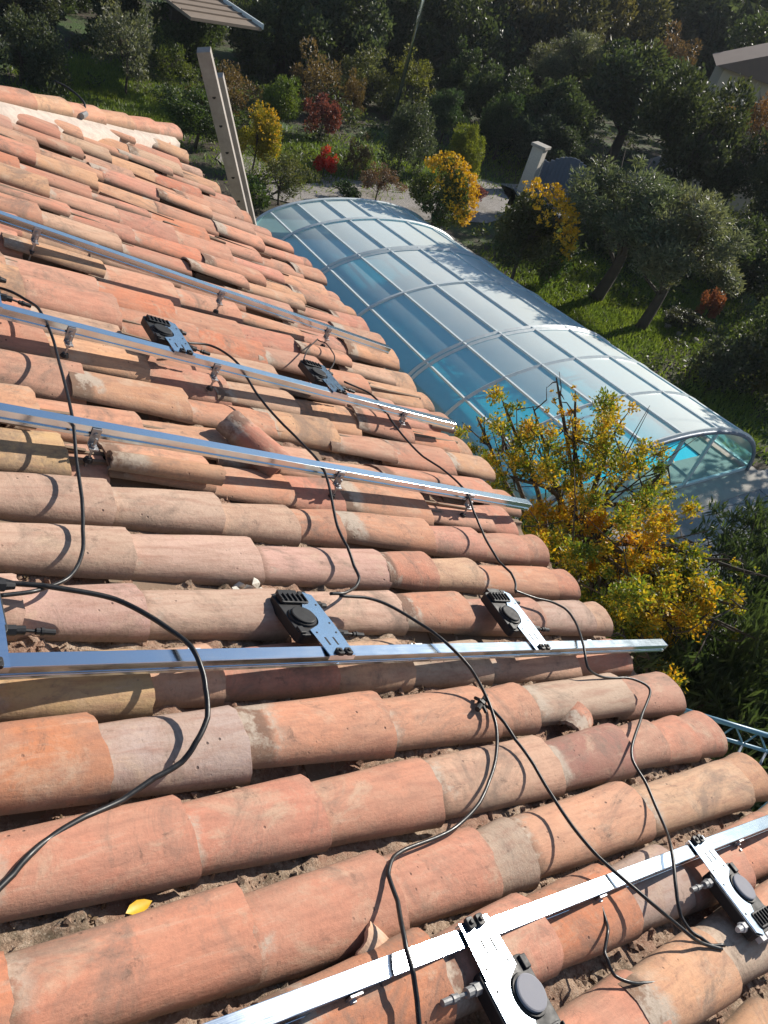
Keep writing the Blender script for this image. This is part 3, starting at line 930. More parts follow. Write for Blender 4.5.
a = G(640, 697, 2.55); b = G(830, 754, 2.55)
lt = empty('blue_lattice_rail', a, label='pale blue steel lattice rail running past the tile ends at right', cat='scaffolding')
dv = b - a
off = Vector((-.02, -.04, -.08)); low = Vector((-.34, -.22, -.30))
for o_, r in ((Vector((0, 0, 0)), .015), (off, .011)):
    ob('chord', MB().tube([o_, o_ + dv], r, 10).me('chord', M['blue'], True), lt)
ob('chord', MB().tube([low, low + dv], .015, 10).me('chord', M['blue'], True), lt)
for q in (dv * .02 + low, dv * .98 + low, dv * .98):
    ob('post', MB().tube([q, Vector((q.x, q.y, -a.z))], .018, 8).me('post', M['blue'], True), lt)
n = 8
for i in range(n):
    p = dv * (i / n); p2 = dv * ((i + .5) / n); p3 = dv * ((i + 1) / n)
    mb = MB(); mb.tube([p, p2 + off], .005, 6); mb.tube([p2 + off, p3], .005, 6); ob('lacing', mb.me('lacing', M['blue'], True), lt)
    ob('rung', MB().tube([p2 + off, p2 + low], .008, 8).me('rung', M['gatep'], True), lt)

# ------------------------------------------------------------------ pool with its telescopic cover
PX0, PY0, PPHI = 8.023, 13.466, -1.480
dx, dy = math.cos(PPHI), math.sin(PPHI)
def cw(s): return 2.089 * (1 + .024 * s)
def chh(s): return .623 * (1 + .086 * s)
def cover_pt(s, ang, g=0.):
    l = -(cw(s) + g) * math.cos(ang)
    return Vector((PX0 + dx * s - dy * l, PY0 + dy * s + dx * l, .05 + (chh(s) + g) * math.sin(ang)))
SB = [0, .991, 2.339, 3.803, 5.452, 6.45, 7.5, 8.5]
AB = [.06, .541, .925, 1.232, 1.523, 1.86, 2.23, 2.62, math.pi - .06]
def gpt(s, l, z): return Vector((PX0 + dx * s - dy * l, PY0 + dy * s + dx * l, z))
cp = MB()
for (s0, s1, l0, l1) in ((-.45, 8.95, -2.75, -1.95), (-.45, 8.95, 1.95, 2.75), (-.45, .35, -1.95, 1.95), (8.0, 8.95, -1.95, 1.95)):
    q = [gpt(s0, l0, 0), gpt(s1, l0, 0), gpt(s1, l1, 0), gpt(s0, l1, 0)]
    t_ = [Vector((p.x, p.y, .06)) for p in q]
    cp.add(q + t_, [(0, 1, 2, 3), (7, 6, 5, 4), (0, 4, 5, 1), (1, 5, 6, 2), (2, 6, 7, 3), (3, 7, 4, 0)])
tag(ob('pool_coping', cp.me('pool_coping', M['coping'])), kind='structure')
q = [gpt(.3, -2., .035), gpt(8.05, -2., .035), gpt(8.05, 2., .035), gpt(.3, 2., .035)]
tag(ob('pool_water', mesh('pool_water', q, [(0, 1, 2, 3)], M['water'])), kind='structure')
pc = empty('pool_enclosure', gpt(4, 0, .06), label='long arched translucent cover over the blue swimming pool', cat='pool cover')
PO = gpt(4, 0, .06)
for i in range(len(SB) - 1):
    g = .0 if i < 2 else (.012 if i < 4 else .024)
    for j in range(len(AB) - 1):
        vv = []; ff = []
        A = np.linspace(AB[j], AB[j + 1], 6)
        for a_ in A:
            for s_ in (SB[i], SB[i + 1]): vv.append(cover_pt(s_, a_, g) - PO)
        for a_ in A:
            for s_ in (SB[i], SB[i + 1]): vv.append(cover_pt(s_, a_, g - .006) - PO)
        N = 12
        for kk in range(5):
            b_ = kk * 2
            ff.append((b_, b_ + 1, b_ + 3, b_ + 2)); ff.append((N + b_, N + b_ + 2, N + b_ + 3, N + b_ + 1))
        ob('panel', mesh('panel', vv, ff, [M['panel'], M['inner']], True, [0, 1] * 5), pc)
for i, s_ in enumerate(SB):
    dbl = (0, .09) if i in (2, 4) else (0,)
    for dd in dbl:
        mb = MB()
        g = .016 + .004 * (i == 4)
        P = [cover_pt(s_ + dd, a_, g + .012) - PO for a_ in np.linspace(.02, math.pi - .02, 41)]
        for a_, b_ in zip(P[:-1], P[1:]):
            mid = (a_ + b_) / 2
            mb.bar(a_, b_, .045, .04, (mid - Vector((0, 0, 0))) + Vector((0, 0, 1.)))
        ob('rib', mb.me('rib', M['frame']), pc)
for a_ in AB:
    mb = MB()
    for i in range(len(SB) - 1):
        g = .0 if i < 2 else (.012 if i < 4 else .024)
        mb.bar(cover_pt(SB[i] + .001, a_, g + .012) - PO, cover_pt(SB[i + 1] - .001, a_, g + .012) - PO, .035, .03)
    ob('purlin', mb.me('purlin', M['frame']), pc)
# end wall nearest us: dark rubber edge, base bar, posts and clear sheets
sE = 8.5
mb = MB()
P = [cover_pt(sE + .03, a_, -.005) - PO for a_ in np.linspace(.02, math.pi - .02, 41)]
mb.tube(P, .03, 6); ob('edge_seal', mb.me('edge_seal', M['gatep'], True), pc)
mb = MB().bar(cover_pt(sE, .03) - PO, cover_pt(sE, math.pi - .03) - PO, .04, .05); ob('base_bar', mb.me('base_bar', M['frame']), pc)
for fr in (.34, .5, .66):
    l = (fr * 2 - 1) * cw(sE) * -1
    top = chh(sE) * math.sqrt(max(0, 1 - (l / cw(sE)) ** 2))
    mb = MB().bar(gpt(sE, -l, .06) - PO, gpt(sE, -l, .05 + top) - PO, .045, .04, (dx, dy, 0)); ob('post', mb.me('post', M['frame']), pc)
vv = [cover_pt(sE - .02, a_, -.02) - PO for a_ in np.linspace(.04, math.pi - .04, 25)]
ob('end_sheet', mesh('end_sheet', vv, [tuple(range(25))], M['inner']), pc)

# terrace of grey slabs at the near end of the pool
tb = MB().box((9.3, 2.75, .012), (10.4, 4.9, .02)); terr = ob('terrace', tb.me('terrace', M['gravel'])); tag(terr, kind='structure')
SLB = []
for k in range(4):
    mb = MB().box((0, 0, 0), (.588, .588, .04)); SLB.append(mb.me('paving_slab', M['slab']))
for i in range(17):
    for j in range(8):
        x = 4.5 + i * .6 + .3; y = .35 + j * .6 + .3
        o = ob('paving_slab', SLB[rng.randrange(4)], terr, (x, y, .032 + rng.uniform(-.003, .003)), (rng.gauss(0, .003), rng.gauss(0, .003), rng.choice([0, 1.5708])))

# ------------------------------------------------------------------ foliage
def leaves(cent, rad, n, L, Wd, seed, droop=0., shell=.55, up=.35):
    rs = np.random.RandomState(seed)
    cent = np.asarray(cent, float); rad = np.asarray(rad, float)
    wgt = rad ** 2; wgt /= wgt.sum()
    ci = rs.choice(len(cent), n, p=wgt)
    d = rs.randn(n, 3); d /= np.linalg.norm(d, axis=1)[:, None]
    rr = rad[ci] * (shell + (1 - shell) * rs.rand(n) ** .7) * rs.uniform(.75, 1.12, n)
    pos = cent[ci] + d * rr[:, None]
    ax = d * .7 + rs.randn(n, 3) * .55 + np.array([0, 0, up - droop])
    ax /= np.linalg.norm(ax, axis=1)[:, None]
    sd = np.cross(ax, rs.randn(n, 3)); sd /= np.linalg.norm(sd, axis=1)[:, None]
    nn = np.cross(ax, sd)
    l = (L * rs.uniform(.6, 1.3, n))[:, None]; w = (Wd * rs.uniform(.7, 1.2, n))[:, None]
    v = np.empty((n, 4, 3))
    v[:, 0] = pos - ax * l * .5
    v[:, 1] = pos + sd * w * .5 + nn * w * .15
    v[:, 2] = pos + ax * l * .5
    v[:, 3] = pos - sd * w * .5 + nn * w * .15
    f = np.arange(n * 4).reshape(n, 4)
    return v.reshape(-1, 3), f

def clumps(n, seed, ex=(1, 1, 1), rmin=.16, rmax=.34, hollow=.35, flat=-.6):
    rs = np.random.RandomState(seed)
    c = []; r = []
    while len(c) < n:
        d = rs.randn(3); d /= np.linalg.norm(d)
        if d[2] < flat: continue
        q = d * (hollow + (.92 - hollow) * rs.rand() ** .6) * rs.uniform(.75, 1.12)
        c.append(q * np.array(ex)); r.append(rs.uniform(rmin, rmax))
    return np.array(c), np.array(r)

def trunk_mesh(name, cent, base, r0, seed, nl=12, fork=.45):
    """tapered trunk from base with limbs to the clumps (crown centred on the origin)"""
    rs = np.random.RandomState(seed)
    mb = MB()
    top = np.array([0, 0, .1]); base = np.array(base, float)
    mid = base + (top - base) * .5 + np.array([rs.uniform(-.08, .08), rs.uniform(-.08, .08), 0])
    P = smooth_path([base, mid, top], 5)
    mb.tube(P, [r0 * (1 - .6 * i / (len(P) - 1)) for i in range(len(P))], 9)
    for i in rs.choice(len(cent), min(nl, len(cent)), False):
        t = rs.uniform(fork, .98); s = P[int(t * (len(P) - 1))]
        e = cent[i]; m_ = (s + e) / 2 + rs.randn(3) * .06 + np.array([0, 0, .05])
        Q = smooth_path([s, m_, e], 4); rb = r0 * .42 * (1.1 - .6 * t)
        mb.tube(Q, [rb * (1 - .75 * j / (len(Q) - 1)) for j in range(len(Q))], 6)
        for _ in range(2):
            e2 = e + rs.randn(3) * .16; mb.tube([Q[-3], (Q[-3] + e2) / 2 + rs.randn(3) * .02, e2], [rb * .4, rb * .28, rb * .1], 4)
    return mb.me(name, M['bark'], True)

PROTO = {}
def proto(key, nvar, n_cl, n_leaf, L, Wd, ex=(1, 1, 1), rmin=.16, rmax=.34, hollow=.35, flat=-.6, mat='leaf', base=(0, 0, -1.5), r0=.09, droop=0., shell=.55, nl=12):
    out = []
    for k in range(nvar):
        c, r = clumps(n_cl, hash(key) % 1 + 1000 + 37 * k + n_cl, ex, rmin, rmax, hollow, flat)
        v, f = leaves(c, r, n_leaf, L, Wd, 500 + k + n_cl, droop, shell)
        out.append((mesh('crown', v, f, M[mat]), trunk_mesh('trunk', c, base, r0, 70 + k, nl)))
    PROTO[key] = out
proto('broad', 5, 30, 15000, .080, .045, (1, 1, .95), .13, .42, .2, -.75)
proto('tall', 2, 52, 15000, .075, .045, (.62, .62, 1.35), .15, .28, .25, -.8, base=(0, 0, -1.9), r0=.07)
proto('olive', 2, 64, 16000, .085, .020, (1, 1, .85), .12, .26, .3, -.4, base=(.0, 0, -1.25), r0=.085, shell=.3)
proto('shrub', 4, 26, 9500, .080, .045, (1, 1, .9), .16, .42, .25, -.8, base=(0, 0, -.95), r0=.05)
proto('small', 2, 26, 2600, .15, .075, (1, 1, .95), .22, .36, .3, -.7, base=(0, 0, -1.1), r0=.05)
proto('sparse', 2, 44, 3600, .085, .04, (1, 1, 1.05), .12, .26, .25, -.6, base=(0, 0, -1.2), r0=.035, nl=40)

def plant(key, name, pos, R, colr, label, cat, base_z=0., sq=(1, 1, 1), group=None, i=None, yaw=None):
    var = PROTO[key]
    i = rng.randrange(len(var)) if i is None else i
    cr, tr = var[i]
    o = empty(name, (pos[0], pos[1], base_z), (0, 0, 0), label, cat, group)
    yaw = rng.uniform(0, 6.28) if yaw is None else yaw
    h = pos[2] - base_z
    sq = tuple(q * rng.uniform(.86, 1.18) for q in sq)
    ob('crown', cr, o, (0, 0, h), (0, 0, yaw), (R * sq[0], R * sq[1], R * sq[2]), jit(colr, .08))
    zb = -min(q.co.z for q in tr.vertices) if not hasattr(tr, '_zb') else 1
    ob('trunk', tr, o, (0, 0, h), (0, 0, yaw), (R * sq[0], R * sq[1], max(h, .1) / zb))
    return o

DK = (.048, .070, .034); DG = (.062, .082, .050); OL = (.12, .14, .095); LG = (.085, .12, .030); YG = (.15, .17, .03); GR = (.055, .10, .028); BR = (.13, .085, .045); GB = (.06, .075, .05)
# far and middle trees: crown centre in the photo, distance, crown radius in pixels
TREES = [
 # px, py, t, rpx, proto, colour, label
 (20, 55, 17, 42, 'shrub', GB, 'brownish green hedge shrub at the upper left corner'),
 (62, 8, 24, 52, 'broad', DK, 'dark tree at the top left behind the hedge shrub'),
 (128, 44, 18, 44, 'sparse', OL, 'open grey green shrub tree behind the white hip'),
 (172, 66, 19, 34, 'sparse', LG, 'light green open shrub left of the ladder'),
 (115, 20, 22, 40, 'tall', DK, 'dark upright tree behind the open grey green shrub'),
 (222, 95, 19, 36, 'sparse', BR, 'brown leafed bush behind the ladder top'),
 (285, 40, 24, 62, 'broad', DK, 'dark evergreen right of the pale shed roof'),
 (345, 50, 25, 66, 'tall', DG, 'tall dark evergreen with greyish sprays in the top middle'),
 (395, 30, 28, 52, 'tall', DK, 'dark evergreen just left of the thin pole'),
 (460, 45, 30, 62, 'broad', DK, 'dark round tree just right of the thin pole'),
 (412, 78, 24, 30, 'sparse', YG, 'thin yellow green tree below the pole'),
 (320, 105, 22, 38, 'sparse', BR, 'open brown tree with reddish leaves behind the round green bush'),
 (530, 48, 33, 70, 'broad', (.05, .055, .033), 'large dull olive tree left of the top centre gap'),
 (600, 20, 36, 48, 'broad', (.10, .10, .045), 'tree with sunlit yellow green top at the upper middle right'),
 (575, 70, 27, 46, 'olive', OL, 'grey green tree in front of the dull olive tree'),
 (680, 25, 42, 70, 'broad', DG, 'dark tree on the rise at the upper right'),
 (750, 18, 48, 60, 'broad', DK, 'dark tree in the extreme upper right corner'),
 (640, 90, 26, 62, 'broad', DK, 'wide dark tree behind the olive tree'),
 (700, 140, 21, 66, 'broad', DK, 'big nearly black tree below the distant house'),
 (676, 62, 34, 30, 'sparse', BR, 'rusty brown tree top left of the distant house'),
 (762, 128, 22, 36, 'sparse', (.20, .11, .04), 'rust coloured tree at the right edge below the distant house'),
 (775, 190, 21, 62, 'broad', DK, 'dark tree at the right edge beside the olive tree'),
 (745, 265, 18.5, 46, 'broad', DK, 'dark tree at the right edge above the lawn'),
 (785, 345, 15, 60, 'shrub', DK, 'dark shrub at the right edge beside the pool end'),
 (500, 105, 25, 40, 'broad', DK, 'dark tree behind the gate pillar'),
 (560, 115, 24, 40, 'broad', DK, 'dark tree right of the gate'),
       (190, 45, 21, 40, 'broad', DK, 'dark tree just under the pale shed roof'),
     (15, 20, 20, 44, 'broad', (.05, .06, .04), 'dark bush tree in the extreme upper left corner'),
    (365, 95, 24, 40, 'sparse', (.10, .11, .05), 'thin grey brown tree left of the thin yellow green tree'),
    (430, 20, 34, 60, 'broad', DK, 'dark tree behind the pole at the top edge'),
    (340, 5, 36, 60, 'broad', DK, 'dark tree at the top edge above the tall dark evergreen'),
    (545, 140, 23, 36, 'broad', (.05, .07, .05), 'dark leafy tree just behind the metal gate'),
 (452, 100, 26, 34, 'tall', DK, 'dark upright tree above the small yellow green ball shrub'),
]
for (x, y, t, rp, key, cl, lab) in TREES:
    p = AT(x, y, t); R = rp * t / F
    if p.z < R * .6: p.z = R * .6
    plant(key, {'shrub': 'garden_shrub', 'olive': 'grey_green_tree'}.get(key, 'garden_tree'), p, R, cl, lab, 'shrub' if key == 'shrub' else 'tree', group='trees around the garden')
# the olive tree by the lawn
p = AT(635, 215, 15.4)
plant('olive', 'olive_tree', p, 1.75, (.105, .125, .092), 'spreading grey green olive tree over the sunlit lawn', 'tree', sq=(1.1, 1.1, .74), i=0)
p = AT(682, 248, 14.9)
plant('olive', 'olive_tree', p, 1.4, (.13, .15, .115), 'smaller pale olive crown on the right of the spreading olive tree', 'tree', i=1)

SHR = [
 # px, base py, width px, height px, proto, colour, label
 (275, 133, 46, 46, 'shrub', (.10, .15, .03), 'rounded light green bush behind the yellow bush'),
 (252, 172, 44, 52, 'shrub', (.24, .22, .02), 'yellow green bush right beside the ladder'),
 (395, 178, 62, 62, 'shrub', (.06, .085, .055), 'grey green bush in the middle of the garden'),
 (440, 143, 46, 44, 'shrub', (.045, .08, .045), 'dark bluish green bush above the yellow green ball shrub'),
 (457, 178, 34, 44, 'shrub', (.17, .20, .03), 'small yellow green ball shrub'),
 (493, 160, 46, 52, 'shrub', (.04, .07, .03), 'dark green bush left of the gate pillar'),
 (430, 236, 66, 62, 'shrub', (.07, .09, .025), 'large round shrub covered with yellow flowers behind the pool cover'),
 (510, 285, 84, 80, 'shrub', (.05, .065, .022), 'large dark shrub with a few yellow flowers beside the pool cover'),
 (322, 177, 24, 24, 'small', (.42, .03, .02), 'small bright red plant by the gravel path'),
 (318, 140, 34, 36, 'small', (.16, .05, .06), 'purplish red shrub above the bright red plant'),
 (195, 148, 70, 48, 'shrub', (.05, .09, .025), 'dark green hedge left of the ladder foot'),
 (352, 180, 34, 34, 'sparse', (.10, .075, .05), 'bare twiggy bush left of the grey green bush'),
 (278, 205, 62, 44, 'sparse', (.09, .10, .04), 'twiggy bush at the far end of the pool cover'),
 (375, 202, 50, 34, 'sparse', (.13, .08, .06), 'low leafless bush along the gravel path'),
 (250, 212, 36, 30, 'small', (.06, .10, .03), 'low green plant between the ladder and the pool cover'),
 (700, 325, 26, 36, 'small', (.24, .09, .06), 'small shrub with pinkish red leaves on the lawn'),
 (545, 290, 30, 30, 'small', (.06, .11, .03), 'low bright green plant at the edge of the lawn'),
 (710, 390, 60, 50, 'small', (.05, .06, .04), 'low dark shrub beyond the end of the pool'),
 (750, 395, 50, 44, 'small', (.13, .13, .06), 'sunlit low shrub at the right edge beyond the pool'),
 (680, 330, 40, 20, 'small', (.07, .08, .06), 'low grey plant in the ring of stones'),
 (350, 120, 34, 36, 'sparse', (.13, .09, .04), 'thin brown shrub above the purplish one'),
 (470, 205, 26, 18, 'small', (.15, .05, .06), 'low dark red plant beside the round yellow shrub'),
 (345, 203, 30, 18, 'small', (.05, .09, .03), 'low green tuft behind the far end of the pool cover'),
]
shr_obj = []
for (x, yb, wpx, hpx, key, cl, lab) in SHR:
    b = G(x, yb); t = GT(x, yb)
    R = wpx / 2 * t / F; H = hpx * t / F / .83
    o = plant(key, 'garden_shrub', Vector((b.x, b.y, H * .52)), R, cl, lab, 'shrub', sq=(1, 1, H / 2 / R * 1.0), group='shrubs in the garden')
    shr_obj.append((o, b, R, H))
# yellow flowers on the sun side of the two round shrubs
def flowers(i, n, lo, hi, ctr, spread):
    o, b, R, H = shr_obj[i]
    rs = np.random.RandomState(i)
    d = rs.randn(n * 6, 3); d /= np.linalg.norm(d, axis=1)[:, None]
    c = np.array(ctr) / np.linalg.norm(ctr)
    d = d[(d @ c) > spread + rs.rand(len(d)) * .4][:n]
    pc_ = d * np.array([R, R, H / 2]) * rs.uniform(.9, 1.08, (len(d), 1)) + np.array([0, 0, H * .52])
    v, f = leaves(pc_, np.full(len(pc_), R * .06), len(pc_) * 7, R * .075, R * .055, 3)
    ob('flower', mesh('flower', v, f, M['flower']), o)
flowers(6, 520, 0, 0, (.5, -.3, .8), -.05)
flowers(7, 240, 0, 0, (.5, -.3, .8), .3)
flowers(1, 120, 0, 0, (.5, -.3, .8), .2)

# yellowing tree right behind the eave
gt = empty('yellow_tree', (5.6, 3.55, 0), label='tree with yellow and orange autumn leaves between the eave and the pool', cat='tree')
rs = np.random.RandomState(8)
gc = []
for (x, y, t, r) in ((505, 445, 7.6, .22), (540, 430, 7.6, .25), (575, 450, 7.3, .3), (610, 445, 7.3, .3), (640, 460, 7.2, .26), (655, 480, 7.1, .2), (520, 480, 7.2, .25), (560, 495, 7.0, .32), (600, 500, 6.9, .32),
                     (640, 505, 7.0, .2), (540, 530, 6.8, .25), (575, 545, 6.6, .32), (615, 550, 6.6, .32), (645, 545, 6.7, .28), (660, 580, 6.5, .26), (600, 590, 6.4, .3), (640, 600, 6.4, .3), (690, 590, 6.5, .22), (700, 615, 6.5, .2),
                     (725, 625, 6.6, .14), (620, 625, 6.3, .26), (665, 620, 6.4, .24), (580, 575, 6.4, .25), (545, 560, 6.5, .2), (485, 435, 7.7, .12), (510, 420, 7.7, .12), (575, 415, 7.5, .12), (610, 412, 7.4, .12), (740, 570, 6.6, .08), (700, 560, 6.6, .1),
                     (680, 545, 6.7, .1), (550, 470, 7.2, .25), (560, 400, 7.5, .08), (660, 545, 6.5, .24), (690, 615, 6.4, .26), (655, 600, 6.3, .28), (630, 575, 6.3, .3), (715, 600, 6.5, .2), (590, 615, 6.3, .25), (560, 590, 6.4, .2), (640, 640, 6.3, .2)):
    gc.append((np.array(AT(x, y, t)) - np.array([5.6, 3.55, 0]), r))
cc = []; cr_ = []
for c_, r in gc:
    for _ in range(7):
        cc.append(c_ + rs.randn(3) * r * .72); cr_.append(r * rs.uniform(.22, .62))
cc = np.array(cc); cr_ = np.array(cr_)
v, f = leaves(cc, cr_, 42000, .040, .021, 12, .1, .05)
ob('crown', mesh('crown', v, f, M['gold']), gt)
mb = MB()
root = np.array([0, 0, 0.]); fork = np.array([-.05, -.02, 1.0])
mb.tube(smooth_path([root, root + (.05, .03, .5), fork], 4), [.085, .08, .075, .07, .068, .066, .064, .062, .06], 8)
for i, (c_, r) in enumerate(gc):
    s = fork + np.array([rs.uniform(-.08, .08), rs.uniform(-.08, .08), rs.uniform(-.3, .1)])
    m1 = s + (c_ - s) * .45 + rs.randn(3) * .09 + np.array([0, 0, .12])
    Q = smooth_path([s, m1, c_, c_ + (c_ - m1) * .3], 4)
    mb.tube(Q, [.034 * (1 - .85 * j / (len(Q) - 1)) for j in range(len(Q))], 6)
    for _ in range(5):
        e = c_ + rs.randn(3) * r * .9; k_ = Q[rs.randint(4, len(Q) - 1)]
        mb.tube([k_, (k_ + e) / 2 + rs.randn(3) * .03, e], [.009, .007, .003], 4)
ob('trunk', mb.me('trunk', M['bark'], True), gt)

# oleanders below the eave at right: long narrow leaves in upright sprays
def oleander(seed, n=2600):
    rs = np.random.RandomState(seed)
    c, r = clumps(34, seed, (1, 1, .8), .18, .32, .3, -.5)
    v, f = leaves(c, r, n, .21, .034, seed, 0., .2, .9)
    mb = MB()
    for q in c[:26]:
        b_ = np.array([rs.uniform(-.15, .15), rs.uniform(-.15, .15), -1.0])
        mb.tube([b_, (b_ + q) / 2 + rs.randn(3) * .05, q], [.018, .014, .006], 5)
    return mesh('foliage', v, f, M['leaf']), mb.me('stems', M['bark'], True)
OLE = [oleander(5), oleander(6), oleander(7)]
for i, (x, y, z, R, lab) in enumerate((
    (755, 560, .75, .80, 'upper oleander with long blade leaves at the right edge by the paving'),
    (720, 650, .9, .85, 'dark oleander right of the end of the level rail'),
    (770, 690, 1.2, .8, 'oleander at the right edge above the blue lattice rail'),
    (660, 690, .9, .9, 'shaded oleander just behind the blue lattice rail'),
    (630, 620, .6, .8, 'oleander tucked beneath the yellow tree'),
    (560, 560, .55, .8, 'shaded bush below the eave left of the yellow trunk'),
    (800, 610, .9, .9, 'oleander partly outside the right edge of the photo'),
    (720, 770, .9, .8, 'dark oleander under the blue lattice rail'),
    (800, 780, .9, .9, 'dark oleander low at the right edge below the blue lattice'))):
    p = G(x, y, z)
    o = empty('oleander', (p.x, p.y, 0), label=lab, cat='shrub', group='oleanders below the eave')
    fm_, sm_ = OLE[i % 3]
    cl = (.055, .085, .04) if i in (0, 2, 6) else (.04, .065, .03)
    h = z
    ob('foliage', fm_, o, (0, 0, h), (0, 0, i * 1.3), (R, R, max(h, R * .9)), cl); ob('stems', sm_, o, (0, 0, h), (0, 0, i * 1.3), (R, R, h))

# trees to the right of the frame and the far wood that closes the view
OUT = [(15.8, 5.6, 2.9, 1.6, 'sparse'), (29, 12, 3.6, 2.5, 'broad'), (33, 24, 4, 2.6, 'broad'), (21, -1.5, 2.6, 1.8, 'broad')]
for i, (x, y, z, R, key) in enumerate(OUT):
    o = plant(key, 'garden_tree', (x, y, z), R, DK, ['grey green tree shading the paving from outside the photo', 'round tree far outside the right side of the photo', 'tree beyond the right side of the garden', 'tree outside the photo at the lower right'][i], 'tree', group='trees along the right side of the garden')
rs = np.random.RandomState(31)
wc = []; wr = []
for i in range(420):
    az = rs.uniform(-.35, 1.55); d = rs.uniform(46, 95)
    h = rs.uniform(1, 6) + (d - 46) * .16
    wc.append((d * math.sin(az) * 1.0 + 6, d * math.cos(az), h)); wr.append(rs.uniform(2.4, 4.4))
v, f = leaves(wc, wr, 90000, .75, .5, 9, 0, .6)
o = ob('far_wood', mesh('far_wood', v, f, M['leaf']), color=(.034, .046, .028)); tag(o, 'dark wood closing the view behind the garden', 'wood', kind='stuff')
# hill behind it
n = 40; vv = []; ff = []
for i in range(n + 1):
    az = -.9 + 3.0 * i / n
    for j, (d, h) in enumerate(((40, -.2), (60, 3.2), (95, 9 + 2 * math.sin(i * .7)), (150, 16 + 4 * math.sin(i * .45 + 1)), (260, 5))):
        vv.append((d * math.sin(az), d * math.cos(az), h))
    if i:
        for j in range(4): a_ = (i - 1) * 5 + j; ff.append((a_, a_ + 1, a_ + 6, a_ + 5))
tag(ob('hill', mesh('hill', vv, ff, M['ground'], True)), kind='structure')

# lawn blades and leafy ground cover
def lawn():
    rs = np.random.RandomState(77)
    P = []
    for (x, y, sx, sy, n) in ((600, 320, 90, 45, 16000), (690, 300, 60, 40, 9000), (85, 80, 60, 25, 9000), (175, 110, 70, 25, 12000), (430, 165, 160, 25, 9000), (560, 270, 70, 30, 5000), (300, 160, 60, 25, 5000), (730, 400, 60, 60, 5000)):
        c = 0
        while c < n:
            k = n - c
            xs = x + rs.randn(k) * sx * .55; ys = y + rs.randn(k) * sy * .55
            for a_, b_ in zip(xs, ys):
                g = G(a_, b_)
                c += 1
                if 0 < g.x < 60 and 0 < g.y < 60: P.append((g.x, g.y))
    P = np.array(P); n = len(P)
    s = (P[:, 0] - PX0) * dx + (P[:, 1] - PY0) * dy; l = -(P[:, 0] - PX0) * dy + (P[:, 1] - PY0) * dx
    P = P[~((s > -.5) & (s < 9) & (abs(l) < 2.8))]; n = len(P)
    h = rs.uniform(.05, .13, n); w = rs.uniform(.010, .022, n); a = rs.rand(n) * 6.28; t = rs.randn(n, 2) * .05
    v = np.zeros((n, 3, 3))
    v[:, 0, 0] = P[:, 0] - np.cos(a) * w; v[:, 0, 1] = P[:, 1] - np.sin(a) * w
    v[:, 1, 0] = P[:, 0] + np.cos(a) * w; v[:, 1, 1] = P[:, 1] + np.sin(a) * w
    v[:, 2, :2] = P + t; v[:, 2, 2] = h
    return mesh('lawn_grass', v.reshape(-1, 3), np.arange(n * 3).reshape(n, 3), M['leaf'])
o = ob('lawn_grass', lawn(), color=(.13, .19, .04)); tag(o, 'short sunlit lawn grass around the pool and beyond the roof', 'grass', kind='stuff')
rs = np.random.RandomState(5)
gc = []; gr_ = []
while len(gc) < 900:
    x, y = rs.uniform(2, 32), rs.uniform(8, 44)
    s = (x - PX0) * dx + (y - PY0) * dy; l = -(x - PX0) * dy + (y - PY0) * dx
    if (-.9 < s < 9.4 and abs(l) < 3.2): continue
    if vnoise(np.array([x]), np.array([y]), 2, .3)[0] < .5: continue
    if min(np.hypot(x - q[0], y - q[1]) for q in pv) < 1.25: continue
    gc.append((x, y, .12)); gr_.append(rs.uniform(.15, .4))
v, f = leaves(gc, gr_, 30000, .11, .06, 6, 0, .2)
v[:, 2] = np.abs(v[:, 2]) * .8 + .01
o = ob('ground_cover', mesh('ground_cover', v, f, M['leaf']), color=(.05, .07, .03)); tag(o, 'low leafy ground cover and leaf litter under the garden trees', 'ground cover', kind='stuff')

rs = np.random.RandomState(66)
lc = []; 
for i in range(700):
    r = rs.randint(-2, 12); v = .499 + PITCH * (r + .5) + rs.randn() * .025; u = rs.uniform(.2, 3.2)
    if vnoise(np.array([u * 2.2]), np.array([v * 7]), 25)[0] < .5: continue
    lc.append((u, v, float(bed_w(np.array([u]), np.array([v]))[0]) + .004))
v, f = leaves(lc, [.012] * len(lc), len(lc) * 5, .014, .007, 3, .2, .1, -.2)
litter = plain('dry_litter', (.13, .085, .045), .9, 0, .5, 40)
o = ob('leaf_litter', mesh('leaf_litter', v, f, litter), roof); tag(o, kind='stuff')

rs = np.random.RandomState(15)
uc = []; ur = []
while len(uc) < 420:
    x_, y_ = rs.uniform(60, 790), rs.uniform(-40, 270)
    if x_ < 235 and y_ > 55: continue
    g = G(x_, y_)
    if not (3 < g.x < 45 and 9 < g.y < 45): continue
    s_ = (g.x - PX0) * dx + (g.y - PY0) * dy; l_ = -(g.x - PX0) * dy + (g.y - PY0) * dx
    if (-1.2 < s_ < 9.4 and abs(l_) < 3.4): continue
    if min(np.hypot(g.x - q[0], g.y - q[1]) for q in pv) < 1.35: continue
    if vnoise(np.array([g.x]), np.array([g.y]), 8, .22)[0] < .44: continue
    h_ = rs.uniform(.15, .9)
    for _ in range(3):
        uc.append((g.x + rs.randn() * .35, g.y + rs.randn() * .35, h_ * rs.uniform(.3, 1))); ur.append(rs.uniform(.2, .5))
v, f = leaves(uc, ur, 44000, .13, .06, 16, 0, .1)
v[:, 2] = np.abs(v[:, 2])
o = ob('undergrowth', mesh('undergrowth', v, f, M['leaf']), color=(.06, .08, .035)); tag(o, 'tangled low undergrowth filling the gaps between the garden shrubs', 'undergrowth', kind='stuff')
